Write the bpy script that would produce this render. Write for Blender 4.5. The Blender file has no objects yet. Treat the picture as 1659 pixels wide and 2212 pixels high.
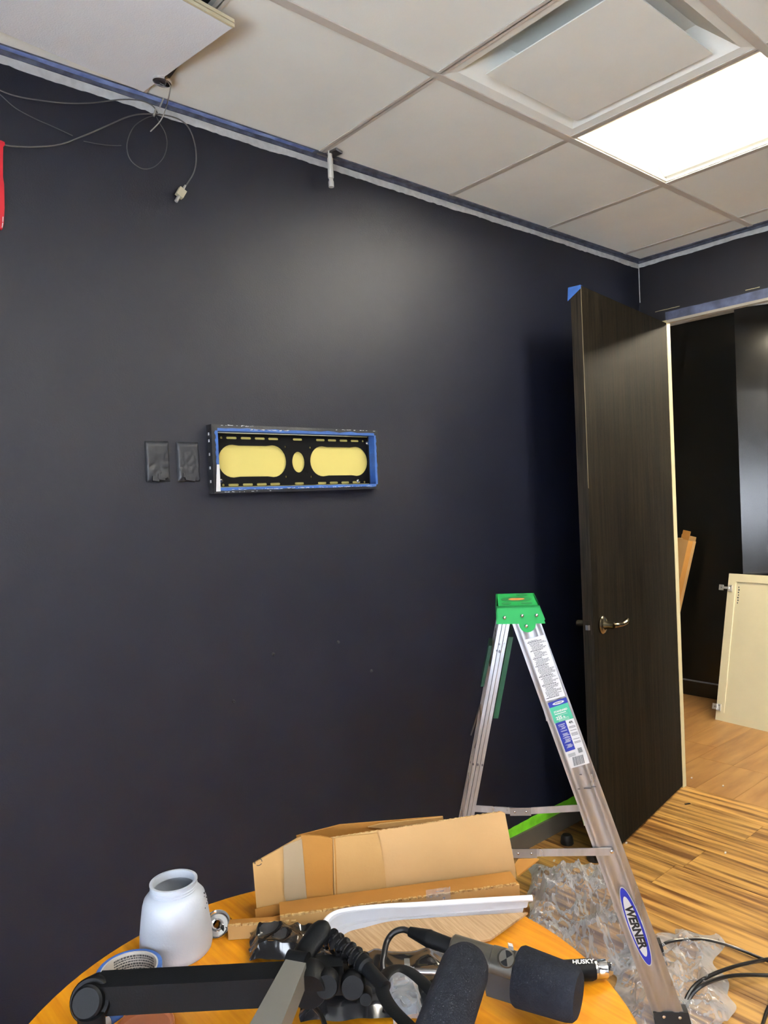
import bpy, bmesh, math, random
from mathutils import Vector, Matrix, noise
random.seed(4)
V = Vector
sc = bpy.context.scene
# ------------------------------------------------------------------ camera
FPX, CX, CY = 1590.6084, 829.5, 1106.0
yaw, pitch, roll = -0.7068, -0.0169, 0.0423
CAM = V((-3.4662, -1.9886, 1.4897))
ca, sa, cb, sb, cc, s_c = math.cos(yaw), math.sin(yaw), math.cos(pitch), math.sin(pitch), math.cos(roll), math.sin(roll)
RZ = Matrix(((ca, -sa, 0), (sa, ca, 0), (0, 0, 1))); RX = Matrix(((1, 0, 0), (0, cb, -sb), (0, sb, cb))); RY = Matrix(((cc, 0, s_c), (0, 1, 0), (-s_c, 0, cc)))
RR = RZ @ RX @ RY
RIGHT, FWD, UP = RR.col[0].copy(), RR.col[1].copy(), RR.col[2].copy()
cd = bpy.data.cameras.new('camera'); cam = bpy.data.objects.new('camera', cd); sc.collection.objects.link(cam)
cd.sensor_fit = 'HORIZONTAL'; cd.sensor_width = 36.0; cd.lens = 36.0 * FPX / 1659.0; cd.clip_start = 0.02; cd.clip_end = 60
cam.matrix_world = Matrix(((RIGHT.x, UP.x, -FWD.x, CAM.x), (RIGHT.y, UP.y, -FWD.y, CAM.y), (RIGHT.z, UP.z, -FWD.z, CAM.z), (0, 0, 0, 1)))
sc.camera = cam
# ------------------------------------------------------------------ world, light, exposure
w = bpy.data.worlds.new('world'); sc.world = w; w.use_nodes = True
w.node_tree.nodes['Background'].inputs[0].default_value = (0.80, 0.88, 1.0, 1)
w.node_tree.nodes['Background'].inputs[1].default_value = 12.0
vs = sc.view_settings; vs.view_transform = 'Standard'; vs.look = 'None'; vs.gamma = 1.0; vs.use_curve_mapping = False; vs.exposure = 0.74
XL_ = -4.6
LAMP_E, LAMP2_E, HALL_E = 18.0, 32.0, 78.0
def area(name, loc, rot, sx, sy, portal=True, power=0, color=(1, 1, 1)):
    l = bpy.data.lights.new(name, 'AREA'); l.shape = 'RECTANGLE'; l.size = sx; l.size_y = sy; l.energy = power; l.color = color
    o = bpy.data.objects.new(name, l); sc.collection.objects.link(o); o.location = loc; o.rotation_euler = rot
    if portal: l.cycles.is_portal = True
    return o
area('side_window_portal', (XL_ - .01, -2.65, 1.225), (0, math.radians(-90), 0), .95, 2.9)
area('hall_window_portal', (0.8, -3.21, 1.5), (math.radians(90), 0, 0), 1.0, 1.6)

H, D1, D0, T = 2.6445, 0.5643, 0.1633, 0.6096      # ceiling height, grid offsets, tile pitch
TZ = 0.74                                          # table top height
XL, YF = -4.6, -4.2                                # far ends of the room behind the camera
# ------------------------------------------------------------------ placing helpers
def ray(u, v): return RIGHT * ((u - CX) / FPX) + FWD - UP * ((v - CY) / FPX)
def onax(u, v, ax, val):
    d = ray(u, v); return CAM + d * ((val - CAM[ax]) / d[ax])
def at(u, v, z): return onax(u, v, 2, z)
def aty(u, v, y): return onax(u, v, 1, y)
def atx(u, v, x): return onax(u, v, 0, x)
def dep(P): return (P - CAM).dot(FWD)
def rad(px, P): return px * dep(P) / FPX
# ------------------------------------------------------------------ mesh helpers
class MB:
    def __init__(s): s.bm = bmesh.new()
    def hull(s, P):                                # eight corners: bottom four then top four
        v = [s.bm.verts.new(p) for p in P]
        for f in ((3, 2, 1, 0), (4, 5, 6, 7), (0, 1, 5, 4), (1, 2, 6, 5), (2, 3, 7, 6), (3, 0, 4, 7)): s.bm.faces.new([v[i] for i in f])
        return s
    def box(s, a, b):
        x0, y0, z0 = [min(a[i], b[i]) for i in range(3)]; x1, y1, z1 = [max(a[i], b[i]) for i in range(3)]
        return s.hull([(x0, y0, z0), (x1, y0, z0), (x1, y1, z0), (x0, y1, z0), (x0, y0, z1), (x1, y0, z1), (x1, y1, z1), (x0, y1, z1)])
    def abox(s, c, ax, ay, az):                    # centre and three half vectors
        c, ax, ay, az = V(c), V(ax), V(ay), V(az)
        return s.hull([c - ax - ay - az, c + ax - ay - az, c + ax + ay - az, c - ax + ay - az, c - ax - ay + az, c + ax - ay + az, c + ax + ay + az, c - ax + ay + az])
    def prism(s, poly, vec):
        vec = V(vec); a = [s.bm.verts.new(V(p)) for p in poly]; b = [s.bm.verts.new(V(p) + vec) for p in poly]; n = len(a)
        s.bm.faces.new(a[::-1]); s.bm.faces.new(b)
        for i in range(n): s.bm.faces.new((a[i], a[(i + 1) % n], b[(i + 1) % n], b[i]))
        return s
    def tube(s, pts, r, seg=10, smooth=True, n=0, flat=1.0, up=None):
        pts = [V(p) for p in pts]; rs = r if isinstance(r, (list, tuple)) else [r] * len(pts)
        if n:
            q, rr = [], []
            for i in range(len(pts) - 1):
                p0 = pts[max(i - 1, 0)]; p1 = pts[i]; p2 = pts[i + 1]; p3 = pts[min(i + 2, len(pts) - 1)]
                for k in range(n):
                    t = k / n
                    q.append(0.5 * ((2 * p1) + (p2 - p0) * t + (2 * p0 - 5 * p1 + 4 * p2 - p3) * t * t + (3 * p1 - p0 - 3 * p2 + p3) * t ** 3)); rr.append(rs[i] * (1 - t) + rs[i + 1] * t)
            q.append(pts[-1]); rr.append(rs[-1]); pts, rs = q, rr
        tan = [(pts[min(i + 1, len(pts) - 1)] - pts[max(i - 1, 0)]) for i in range(len(pts))]
        tan = [t.normalized() if t.length > 1e-9 else V((0, 0, 1)) for t in tan]
        a = V(up) if up else (V((0, 0, 1)) if abs(tan[0].z) < .9 else V((1, 0, 0)))
        nx = tan[0].cross(a).normalized(); rings = []
        for p, t, rr in zip(pts, tan, rs):
            if up: nx = t.cross(V(up)).normalized()
            else: nx = (nx - t * nx.dot(t)).normalized()
            ny = t.cross(nx)
            rings.append([s.bm.verts.new(p + nx * (rr * math.cos(6.28318 * k / seg)) + ny * (rr * flat * math.sin(6.28318 * k / seg))) for k in range(seg)])
        for A, B in zip(rings, rings[1:]):
            for k in range(seg):
                f = s.bm.faces.new((A[k], A[(k + 1) % seg], B[(k + 1) % seg], B[k])); f.smooth = smooth
        s.bm.faces.new(rings[0][::-1]); s.bm.faces.new(rings[-1]); return s
    def lathe(s, prof, base, axis=(0, 0, 1), seg=32, caps=True, smooth=True):   # profile (radius, height) along axis
        base = V(base); axis = V(axis).normalized(); a = V((0, 0, 1)) if abs(axis.z) < .9 else V((1, 0, 0))
        nx = axis.cross(a).normalized(); ny = axis.cross(nx)
        rings = [[s.bm.verts.new(base + axis * h + (nx * math.cos(6.28318 * k / seg) + ny * math.sin(6.28318 * k / seg)) * max(r, 1e-4)) for k in range(seg)] for r, h in prof]
        for A, B in zip(rings, rings[1:]):
            for k in range(seg):
                f = s.bm.faces.new((A[k], A[(k + 1) % seg], B[(k + 1) % seg], B[k])); f.smooth = smooth
        if caps: s.bm.faces.new(rings[0][::-1]); s.bm.faces.new(rings[-1])
        return s
    def grid(s, fn, nu, nv, thick=0.0, smooth=True, mask=None):
        P = [[V(fn(i / nu, j / nv)) for j in range(nv + 1)] for i in range(nu + 1)]
        g = [[s.bm.verts.new(p) for p in r] for r in P]
        for i in range(nu):
            for j in range(nv):
                if mask and not mask((i + .5) / nu, (j + .5) / nv): continue
                f = s.bm.faces.new((g[i][j], g[i + 1][j], g[i + 1][j + 1], g[i][j + 1])); f.smooth = smooth
        for v in [v for v in s.bm.verts if not v.link_faces]: s.bm.verts.remove(v)
        if thick: bmesh.ops.solidify(s.bm, geom=s.bm.faces[:], thickness=thick)
        return s
    def bevel(s, wd, seg=2):
        bmesh.ops.bevel(s.bm, geom=[e for e in s.bm.edges if len(e.link_faces) == 2 and e.calc_face_angle(0) > .5], offset=wd, segments=seg, affect='EDGES', clamp_overlap=True); return s
    def add(s, me, M):
        b = bmesh.new(); b.from_mesh(me); bmesh.ops.transform(b, matrix=M, verts=b.verts); t = bpy.data.meshes.new('tmp'); b.to_mesh(t); b.free(); s.bm.from_mesh(t); bpy.data.meshes.remove(t); return s
ORG = {}
def obj(name, mb, m, parent=None, origin=None, recalc=True):
    bm = mb.bm if isinstance(mb, MB) else mb
    if recalc: bmesh.ops.recalc_face_normals(bm, faces=bm.faces)
    if parent is not None: org = ORG[parent.name]
    elif origin is not None: org = V(origin)
    else:
        lo = [min(v.co[i] for v in bm.verts) for i in range(3)]; hi = [max(v.co[i] for v in bm.verts) for i in range(3)]
        org = V(((lo[0] + hi[0]) / 2, (lo[1] + hi[1]) / 2, lo[2]))
    bmesh.ops.translate(bm, verts=bm.verts, vec=-org)
    me = bpy.data.meshes.new(name); bm.to_mesh(me); bm.free(); me.materials.append(m); me.set_sharp_from_angle(angle=math.radians(38))
    o = bpy.data.objects.new(name, me); sc.collection.objects.link(o)
    if parent is not None: o.parent = parent
    else: o.location = org
    ORG[o.name] = org
    return o
def tag(o, label=None, cat=None, group=None, kind=None):
    if label: o['label'] = label
    if cat: o['category'] = cat
    if group: o['group'] = group
    if kind: o['kind'] = kind
    return o
def thing(name, loc, label, cat, group=None):
    o = bpy.data.objects.new(name, None); sc.collection.objects.link(o); o.location = loc; o.empty_display_size = .05
    ORG[o.name] = V(loc); return tag(o, label, cat, group)
def struct(name, mb, m, parent=None):
    o = obj(name, mb, m, parent)
    if parent is None: o['kind'] = 'structure'
    return o
def text_mesh(s, size, depth=0.0002, shear=0.0, bold=0.0, spacing=1.0):
    c = bpy.data.curves.new('txt', 'FONT'); c.body = s; c.size = size; c.extrude = depth; c.align_x = 'CENTER'; c.align_y = 'CENTER'; c.shear = shear; c.offset = bold; c.space_character = spacing
    c.resolution_u = 3
    o = bpy.data.objects.new('txt', c); sc.collection.objects.link(o); dg = bpy.context.evaluated_depsgraph_get()
    me = bpy.data.meshes.new_from_object(o.evaluated_get(dg)); bpy.data.objects.remove(o); return me
def basis(o, x, y, z=None):
    x = V(x).normalized(); y = V(y); y = (y - x * y.dot(x)).normalized(); z = x.cross(y)
    return Matrix(((x.x, y.x, z.x, o[0]), (x.y, y.y, z.y, o[1]), (x.z, y.z, z.z, o[2]), (0, 0, 0, 1)))
# ------------------------------------------------------------------ materials
def mat(name, col, rough=.5, metal=0., var=.0, scale=8., bump=0., bscale=80., coat=0., spec=.5, stretch=(1, 1, 1), col2=None, ior=None, trans=0., alpha=1., emit=None, es=0., contrast=(.35, .65), obj_rand=0., sheen=0., rvar=0.):
    m = bpy.data.materials.new(name); m.use_nodes = True; nt = m.node_tree; b = nt.nodes['Principled BSDF']
    b.inputs['Base Color'].default_value = (*col, 1); b.inputs['Roughness'].default_value = rough; b.inputs['Metallic'].default_value = metal
    b.inputs['Specular IOR Level'].default_value = spec; b.inputs['Coat Weight'].default_value = coat; b.inputs['Coat Roughness'].default_value = .15
    b.inputs['Transmission Weight'].default_value = trans; b.inputs['Alpha'].default_value = alpha; b.inputs['Sheen Weight'].default_value = sheen
    if ior: b.inputs['IOR'].default_value = ior
    if emit: b.inputs['Emission Color'].default_value = (*emit, 1); b.inputs['Emission Strength'].default_value = es
    N = nt.nodes.new; L = nt.links.new
    tc = N('ShaderNodeTexCoord'); mp = N('ShaderNodeMapping'); mp.inputs['Scale'].default_value = stretch; L(tc.outputs['Object'], mp.inputs['Vector']); src = mp.outputs[0]
    if obj_rand:
        oi = N('ShaderNodeObjectInfo'); ad = N('ShaderNodeVectorMath'); ad.operation = 'MULTIPLY_ADD'; L(oi.outputs['Random'], ad.inputs[0]); ad.inputs[1].default_value = (37, 91, 53); L(src, ad.inputs[2]); src = ad.outputs[0]
    if var or col2:
        nz = N('ShaderNodeTexNoise'); nz.inputs['Scale'].default_value = scale; nz.inputs['Detail'].default_value = 6; L(src, nz.inputs['Vector'])
        cr = N('ShaderNodeValToRGB'); cr.color_ramp.elements[0].position = contrast[0]; cr.color_ramp.elements[1].position = contrast[1]
        c2 = col2 or tuple(c * (1 + var) for c in col); c1 = col if col2 else tuple(c * (1 - var) for c in col)
        cr.color_ramp.elements[0].color = (*c1, 1); cr.color_ramp.elements[1].color = (*c2, 1); L(nz.outputs['Fac'], cr.inputs[0]); out = cr.outputs[0]
        if obj_rand:
            hs = N('ShaderNodeHueSaturation'); mr = N('ShaderNodeMapRange'); mr.inputs['To Min'].default_value = 1 - obj_rand; mr.inputs['To Max'].default_value = 1 + obj_rand
            L(oi.outputs['Random'], mr.inputs[0]); L(mr.outputs[0], hs.inputs['Value']); L(out, hs.inputs['Color']); out = hs.outputs[0]
        L(out, b.inputs['Base Color'])
        if rvar:
            mr2 = N('ShaderNodeMapRange'); mr2.inputs['To Min'].default_value = rough - rvar; mr2.inputs['To Max'].default_value = rough + rvar; L(nz.outputs['Fac'], mr2.inputs[0]); L(mr2.outputs[0], b.inputs['Roughness'])
    if bump:
        n2 = N('ShaderNodeTexNoise'); n2.inputs['Scale'].default_value = bscale; n2.inputs['Detail'].default_value = 4; L(src, n2.inputs['Vector'])
        bp = N('ShaderNodeBump'); bp.inputs['Strength'].default_value = bump; bp.inputs['Distance'].default_value = .002; L(n2.outputs['Fac'], bp.inputs['Height']); L(bp.outputs[0], b.inputs['Normal'])
    return m
def srgb(r, g, b):
    f = lambda c: (c / 255 / 12.92) if c / 255 <= .04045 else ((c / 255 + .055) / 1.055) ** 2.4
    return (f(r), f(g), f(b))
M = {}
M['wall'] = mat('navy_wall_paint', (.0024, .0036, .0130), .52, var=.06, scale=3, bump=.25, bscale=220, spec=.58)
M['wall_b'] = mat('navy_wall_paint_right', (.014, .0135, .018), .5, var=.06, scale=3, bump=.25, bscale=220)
M['plain'] = mat('plain_wall_paint', (.20, .20, .21), .8, spec=.2, var=.05)
M['tile'] = mat('ceiling_tile_board', srgb(236, 240, 234), .9, var=.02, scale=5, bump=.15, bscale=260, spec=.2)
M['tile_cool'] = mat('ceiling_tile_edge', srgb(207, 199, 167), .8)
M['tee'] = mat('ceiling_grid_steel', srgb(205, 200, 190), .45, spec=.5)
M['angle_paint'] = mat('dark_overpaint', srgb(98, 103, 118), .5, col2=srgb(60, 64, 78), scale=30)
M['white_paint'] = mat('unpainted_wall_edge', srgb(186, 188, 186), .6, var=.12, scale=40)
M['blue_tape'] = mat('blue_masking_tape', srgb(52, 93, 162), .5, var=.15, scale=25, bump=.4, bscale=120)
M['blue_tape_dull'] = mat('blue_masking_tape_overpainted', srgb(150, 172, 226), .5, col2=srgb(100, 120, 182), scale=18, bump=.4, bscale=120)
M['haze_tape'] = mat('dusty_navy_tape', srgb(92, 100, 128), .5, col2=srgb(62, 66, 84), scale=14)
M['green_tape'] = mat('green_masking_tape', srgb(118, 205, 40), .5, var=.12, scale=30)
M['taupe'] = mat('taupe_baseboard_vinyl', srgb(88, 83, 75), .45, var=.06, scale=6)
M['door'] = mat('dark_stained_wood', srgb(11, 9, 7), .6, col2=srgb(34, 29, 21), scale=4, stretch=(16, 16, .6), bump=.5, bscale=34, contrast=(.36, .66), rvar=.05, spec=.04)
M['door_edge'] = mat('door_edge_wood', srgb(20, 17, 13), .6, col2=srgb(46, 39, 30), scale=5, stretch=(26, 26, .9), bump=.3, bscale=30, spec=.2)
M['cream_line'] = mat('bare_wood_edge', srgb(100, 90, 66), .6)
M['cream'] = mat('cream_jamb_paint', srgb(172, 160, 122), .5, var=.03)
M['casing'] = mat('primer_grey_casing', srgb(150, 143, 130), .5, var=.04)
M['nickel'] = mat('satin_nickel', srgb(140, 130, 108), .22, metal=1)
M['chrome'] = mat('polished_chrome', srgb(215, 215, 215), .12, metal=1)
M['alu'] = mat('brushed_aluminium', srgb(176, 178, 184), .30, metal=.9, var=.10, scale=6, stretch=(6, 6, 1), bump=.10, bscale=90, rvar=.08)
M['alu_dark'] = mat('aluminium_smudge', srgb(96, 98, 104), .5, metal=.6)
M['steel'] = mat('zinc_steel', srgb(150, 150, 152), .3, metal=1)
M['steel_light'] = mat('pale_plated_steel', srgb(225, 222, 214), .35, metal=.7)
M['pale_metal'] = mat('pale_enamelled_metal', srgb(215, 213, 206), .4, metal=.3)
M['green'] = mat('green_ladder_plastic', srgb(24, 150, 74), .5, var=.04, scale=8, spec=.3)
M['green_dark'] = mat('green_ladder_plastic_recess', srgb(20, 118, 58), .5)
M['green_shelf'] = mat('green_shelf_plastic', srgb(10, 66, 40), .4, spec=.3)
M['orange_mark'] = mat('orange_wear', srgb(190, 120, 60), .6)
M['label_white'] = mat('white_label_film', srgb(201, 202, 204), .35)
M['ink'] = mat('black_ink', srgb(60, 62, 66), .6)
M['ink_black'] = mat('dense_black_ink', srgb(22, 22, 26), .5)
M['label_blue'] = mat('blue_label_film', srgb(24, 42, 140), .35)
M['logo_blue'] = mat('blue_logo_film', srgb(38, 48, 165), .35)
M['label_teal'] = mat('teal_label_film', srgb(63, 166, 134), .35)
M['rubber'] = mat('black_rubber', (.012, .012, .013), .6)
M['black'] = mat('black_powder_coat', (.0045, .005, .006), .5, bump=.12, bscale=400, spec=.12)
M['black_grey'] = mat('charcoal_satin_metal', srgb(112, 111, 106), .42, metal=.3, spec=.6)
M['black_gloss'] = mat('gloss_black_plastic', (.010, .010, .011), .12, spec=.7)
M['mic'] = mat('dark_grey_mic_enamel', srgb(74, 72, 66), .35, metal=.5)
M['foam'] = mat('black_windscreen_foam', srgb(30, 32, 39), .95, var=.15, scale=40, bump=.9, bscale=420, spec=.15)
M['table'] = mat('orange_oak_laminate', srgb(206, 138, 20), .40, col2=srgb(180, 108, 8), scale=5, stretch=(22, 1.3, 1), contrast=(.3, .75), bump=.05, bscale=60, spec=.35)
M['table_edge'] = mat('table_edge_band', srgb(150, 96, 30), .5)
M['card'] = mat('brown_cardboard', srgb(161, 125, 78), .75, var=.05, scale=6, stretch=(1, 1, 1), bump=.2, bscale=120, spec=.25)
M['card_pale'] = mat('pale_brown_cardboard', srgb(168, 134, 92), .75, var=.05, scale=6, bump=.2, bscale=120, spec=.25)
M['card_in'] = mat('brown_cardboard_inside', srgb(150, 104, 48), .8, var=.06, scale=7, bump=.2, bscale=120, spec=.2)
M['card_light'] = mat('pale_kraft_cardboard', srgb(172, 144, 112), .75, col2=srgb(150, 122, 90), scale=5, stretch=(60, 4, 4), bump=.5, bscale=8, spec=.25)
M['flute'] = mat('corrugated_edge', srgb(188, 157, 105), .85, col2=srgb(127, 91, 48), scale=140)
M['packing_tape'] = mat('clear_packing_tape', srgb(158, 138, 110), .25, alpha=.8, spec=.6)
M['white_plastic'] = mat('translucent_white_plastic', srgb(166, 172, 182), .42, var=.02, bump=.15, bscale=300)
M['white_gloss'] = mat('gloss_white_plastic', srgb(232, 236, 246), .28, spec=.6)
M['tile_daylit'] = mat('daylit_ceiling_tile_board', srgb(244, 250, 255), .9, var=.02, scale=5, bump=.4, bscale=260, spec=.2)  # daylight on the loose tile is put into this whiter, bluer colour
M['grey_plastic'] = mat('grey_paint_residue', srgb(135, 138, 144), .5, var=.1, scale=30)
M['newsprint'] = mat('printed_tape_core', srgb(177, 174, 168), .6, var=.1, scale=30)
M['terracotta'] = mat('terracotta_plastic', srgb(159, 94, 59), .4, var=.06)
M['red'] = mat('red_vinyl', srgb(201, 21, 41), .45, bump=.15, bscale=20)
M['wire'] = mat('grey_cable_jacket', srgb(96, 94, 90), .5)
M['wire_dark'] = mat('dark_cable_jacket', srgb(74, 74, 72), .5)
M['wire_light'] = mat('silver_wire', srgb(170, 168, 160), .3, metal=.5)
M['cream_plastic'] = mat('cream_connector_plastic', srgb(176, 168, 142), .5)
M['cable'] = mat('black_cable', (.01, .01, .011), .35)
M['plate_black'] = mat('black_steel_plate', (.004, .004, .0045), .5, spec=.12)
M['cream_wall'] = mat('pale_yellow_wall', srgb(200, 186, 104), .7, var=.02)
M['hole_rim'] = mat('pale_rim', srgb(235, 228, 190), .5)
M['frame_paint'] = mat('painted_box_frame', srgb(33, 34, 39), .4, var=.15, scale=20, bump=.6, bscale=60)
M['plate_paint'] = mat('overpainted_tape_cover', srgb(40, 42, 48), .42, var=.08, scale=14, bump=.5, bscale=50)
M['hall_black'] = mat('black_satin_panel', srgb(12, 10, 7), .32, var=.1, scale=2, stretch=(1, 1, .2), bump=.06, bscale=12)
M['hall_gloss'] = mat('black_gloss_panel', srgb(16, 15, 13), .20, var=.08, scale=3, stretch=(8, 8, .3), bump=.05, bscale=8)
M['grey_line'] = mat('grey_highlight_and_seam', srgb(120, 122, 126), .4)  # grey for the painted baseboard highlight and the microphone seam
M['cab'] = mat('cream_cabinet_paint', srgb(210, 199, 164), .45, var=.02)
M['cab_line'] = mat('cabinet_groove', srgb(170, 155, 115), .6)
M['lamp_white'] = mat('lamp_housing_enamel', srgb(245, 242, 228), .5)
M['lamp'] = mat('lamp_diffuser', (1, 1, 1), .5, emit=(1.0, .96, .88), es=LAMP_E)
M['lamp_two'] = mat('second_lamp_diffuser', (1, 1, 1), .5, emit=(1.0, .96, .89), es=LAMP2_E)
M['lamp_hall'] = mat('hall_lamp_diffuser', (1, 1, 1), .5, emit=(1.0, .88, .68), es=HALL_E)
M['plenum'] = mat('plenum_grey', srgb(120, 118, 112), .9)
M['plank'] = mat('strand_wood_laminate', srgb(96, 58, 22), .36, col2=srgb(184, 140, 76), scale=5, stretch=(8, .45, 1), contrast=(.36, .60), obj_rand=.12, bump=.05, bscale=40)
M['plank_hall'] = mat('brown_oak_laminate', srgb(120, 80, 42), .38, col2=srgb(164, 122, 71), scale=3.4, stretch=(.8, 4.5, 1), contrast=(.3, .72), obj_rand=.07, bump=.05, bscale=40)
M['joint'] = mat('floor_joint_brown', srgb(70, 46, 24), .7)  # dark brown base seen in the gaps between planks
M['glass'] = mat('window_glass', (1, 1, 1), .02, trans=1.0, ior=1.0)
def film_material():
    m = bpy.data.materials.new('clear_plastic_film'); m.use_nodes = True; nt = m.node_tree; nt.nodes.clear(); N = nt.nodes.new; L = nt.links.new
    out = N('ShaderNodeOutputMaterial'); mx = N('ShaderNodeMixShader'); tr = N('ShaderNodeBsdfTransparent'); tr.inputs[0].default_value = (.95, .96, .97, 1)
    p = N('ShaderNodeBsdfPrincipled'); p.inputs['Base Color'].default_value = (.62, .64, .68, 1); p.inputs['Roughness'].default_value = .08; p.inputs['Specular IOR Level'].default_value = 1.0
    lw = N('ShaderNodeLayerWeight'); lw.inputs[0].default_value = .55; mr = N('ShaderNodeMapRange'); mr.inputs['To Min'].default_value = .17; mr.inputs['To Max'].default_value = .78
    L(lw.outputs['Facing'], mr.inputs[0]); L(mr.outputs[0], mx.inputs[0]); L(tr.outputs[0], mx.inputs[1]); L(p.outputs[0], mx.inputs[2]); L(mx.outputs[0], out.inputs[0]); return m
M['film'] = film_material()

# ================================================================== THE ROOM
fl = struct('floor', MB().box((XL, YF, -.08), (0, 0, -.006)), M['joint'])
def plank_set(parent, m, x0, x1, y0, y1, wdt, ln, along_y, seed):
    rnd = random.Random(seed); protos = {}
    a0, a1, b0, b1 = (x0, x1, y0, y1) if along_y else (y0, y1, x0, x1)
    n = int(math.ceil((a1 - a0) / wdt)); first = True
    for i in range(n):
        a = a1 - (i + 1) * wdt; ww = wdt
        if a < a0: ww = wdt - (a0 - a); a = a0
        b = b1 + rnd.uniform(0, ln) * .95
        while b > b0:
            lo = max(b - ln, b0); hi = min(b, b1)
            if hi - lo > .03:
                key = (round(ww, 3), round(hi - lo, 2)); L_ = hi - lo
                mb = MB(); g = .0008
                if along_y: mb.box((a + g, lo + g, -.006), (a + ww - g, hi - g, 0))
                else: mb.box((lo + g, a + g, -.006), (hi - g, a + ww - g, 0))
                o = obj('plank', mb, m, parent)
            b -= ln
plank_set(fl, M['plank'], XL, 0, YF, 0, .19, 1.25, True, 3)
hf = struct('floor_hall', MB().box((0, -3.2, -.08), (2.4, 1.7, -.006)), M['joint'])
plank_set(hf, M['plank_hall'], .0, 2.3, -3.2, 1.7, .19, 1.2, False, 8)

# ceiling: slab above, grid bars, tiles
cl = struct('ceiling', MB().box((XL, YF, H + .30), (0, 0, H + .36)), M['plenum'])
struct('ceiling_hall', MB().box((.0, -3.2, H), (2.4, 1.7, H + .06)), M['tile'])
gx = [-D0 - T * k for k in range(0, 8)]; gy = [-D1 - T * k for k in range(0, 6)]
xs = [-.012] + gx + [XL]; ys = [-.012] + gy + [YF]
LAMPS = {(2, 1), (2, 2), (3, 4), (3, 5), (5, 4), (5, 5)}
DIFF = (3, 1); OPEN = (5, 0)
for i in range(len(xs) - 1):
    for j in range(len(ys) - 1):
        if (i, j) in LAMPS or (i, j) == DIFF or (i, j) == OPEN: continue
        if xs[i] - xs[i + 1] < .05 or ys[j] - ys[j + 1] < .05: continue
        dz = random.uniform(0, .0015)
        obj('ceiling_tile', MB().box((xs[i + 1] + .003, ys[j + 1] + .003, H + .003 + dz), (xs[i] - .003, ys[j] - .003, H + .018 + dz)), M['tile'], cl)
for y in gy:
    obj('main_tee', MB().box((XL, y - .012, H - .001), (-.012, y + .012, H + .0025)).box((XL, y - .0015, H), (-.012, y + .0015, H + .03)), M['tee'], cl)
for i, x in enumerate(gx):
    for j in range(len(ys) - 1):
        a, b = ys[j] - .0125, ys[j + 1] + .0125
        if j == 0: a = -.022
        if j == len(ys) - 2: b = YF
        obj('cross_tee', MB().box((x - .012, b, H), (x + .012, a, H + .0025)).box((x - .0015, b, H), (x + .0015, a, H + .03)), M['tee'], cl)
# wall angle around two sides, overpainted
an = MB(); an.box((XL, -.024, H - .002), (0, 0, H + .002)); an.box((XL, -.003, H - .013), (0, 0, H - .002))
an.box((-.024, YF, H - .002), (0, -.024, H + .002)); an.box((-.003, YF, H - .013), (0, -.003, H - .002))
obj('wall_angle', an, M['angle_paint'], cl)
def ragged(x0, x1, fa, fb, n, P, seed, ampa=.003, ampb=.004, t=.0012, nrm=(0, -1, 0), fq=9.):
    """strip with ragged long edges; P maps (along, across) to a point"""
    mb = MB(); top = []; bot = []
    for k in range(n + 1):
        s = x0 + (x1 - x0) * k / n
        na = noise.noise(V((s * fq, seed, 0))) + .5 * noise.noise(V((s * fq * 5, seed, 3))); nb = noise.noise(V((s * fq * .8, seed, 7))) + .6 * noise.noise(V((s * fq * 6, seed, 9)))
        top.append(V(P(s, fa + na * ampa))); bot.append(V(P(s, fb + nb * ampb)))
    nrm = V(nrm) * t
    vs_ = [[mb.bm.verts.new(p) for p in L_] for L_ in (top, bot, [p + nrm for p in top], [p + nrm for p in bot])]
    for k in range(n):
        for a_, b_ in ((2, 3), (0, 2), (3, 1), (1, 0)): mb.bm.faces.new((vs_[a_][k], vs_[b_][k], vs_[b_][k + 1], vs_[a_][k + 1]))
    for k in (0, n): mb.bm.faces.new((vs_[0][k], vs_[1][k], vs_[3][k], vs_[2][k]))
    return mb
obj('masking_tape', ragged(XL, -2.02, -.0235, -.007, 130, lambda s, a: (s, a, H - .002), 2.2, .0008, .005, .0008, (0, 0, -1)), M['blue_tape_dull'], cl)
tg = obj('masking_tape', ragged(-.3, -.02, -.0235, -.010, 30, lambda s, a: (s, a, H - .002), 5.2, .0008, .004, .0008, (0, 0, -1)), M['haze_tape'], cl)

# main wall, with recess for the bracket
BX0, BX1, BZ0, BZ1 = -2.424, -1.826, 1.545, 1.712      # recess opening
wb = MB()
wb.box((XL - .1, 0, 0), (BX0, .12, H + .3)); wb.box((BX1, 0, 0), (.1, .12, H + .3)); wb.box((BX0, 0, 0), (BX1, .12, BZ0)); wb.box((BX0, 0, BZ1), (BX1, .12, H + .3))
wall = struct('wall_back', wb, M['wall'])
obj('bare_strip', ragged(XL, -.001, H - .014, H - .037, 420, lambda s, a: (s, 0, a), 1.3, .001, .005, .0012, (0, -1, 0)), M['white_paint'], wall)
for q in ((590, 1413), (730, 1387), (802, 1449), (504, 1515)):
    P = aty(*q, 0); o = obj('wall_anchor', MB().lathe([(.0055, 0), (.0055, .002), (.003, .004), (.0015, .0015)], P, (0, -1, 0), 12), M['rubber'], wall)
for q in ((418, 1205), (361, 1153)):
    P = aty(*q, 0); obj('nail_hole', MB().lathe([(.002, 0), (.002, .0006)], P, (0, -1, 0), 8), M['rubber'], wall)
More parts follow.
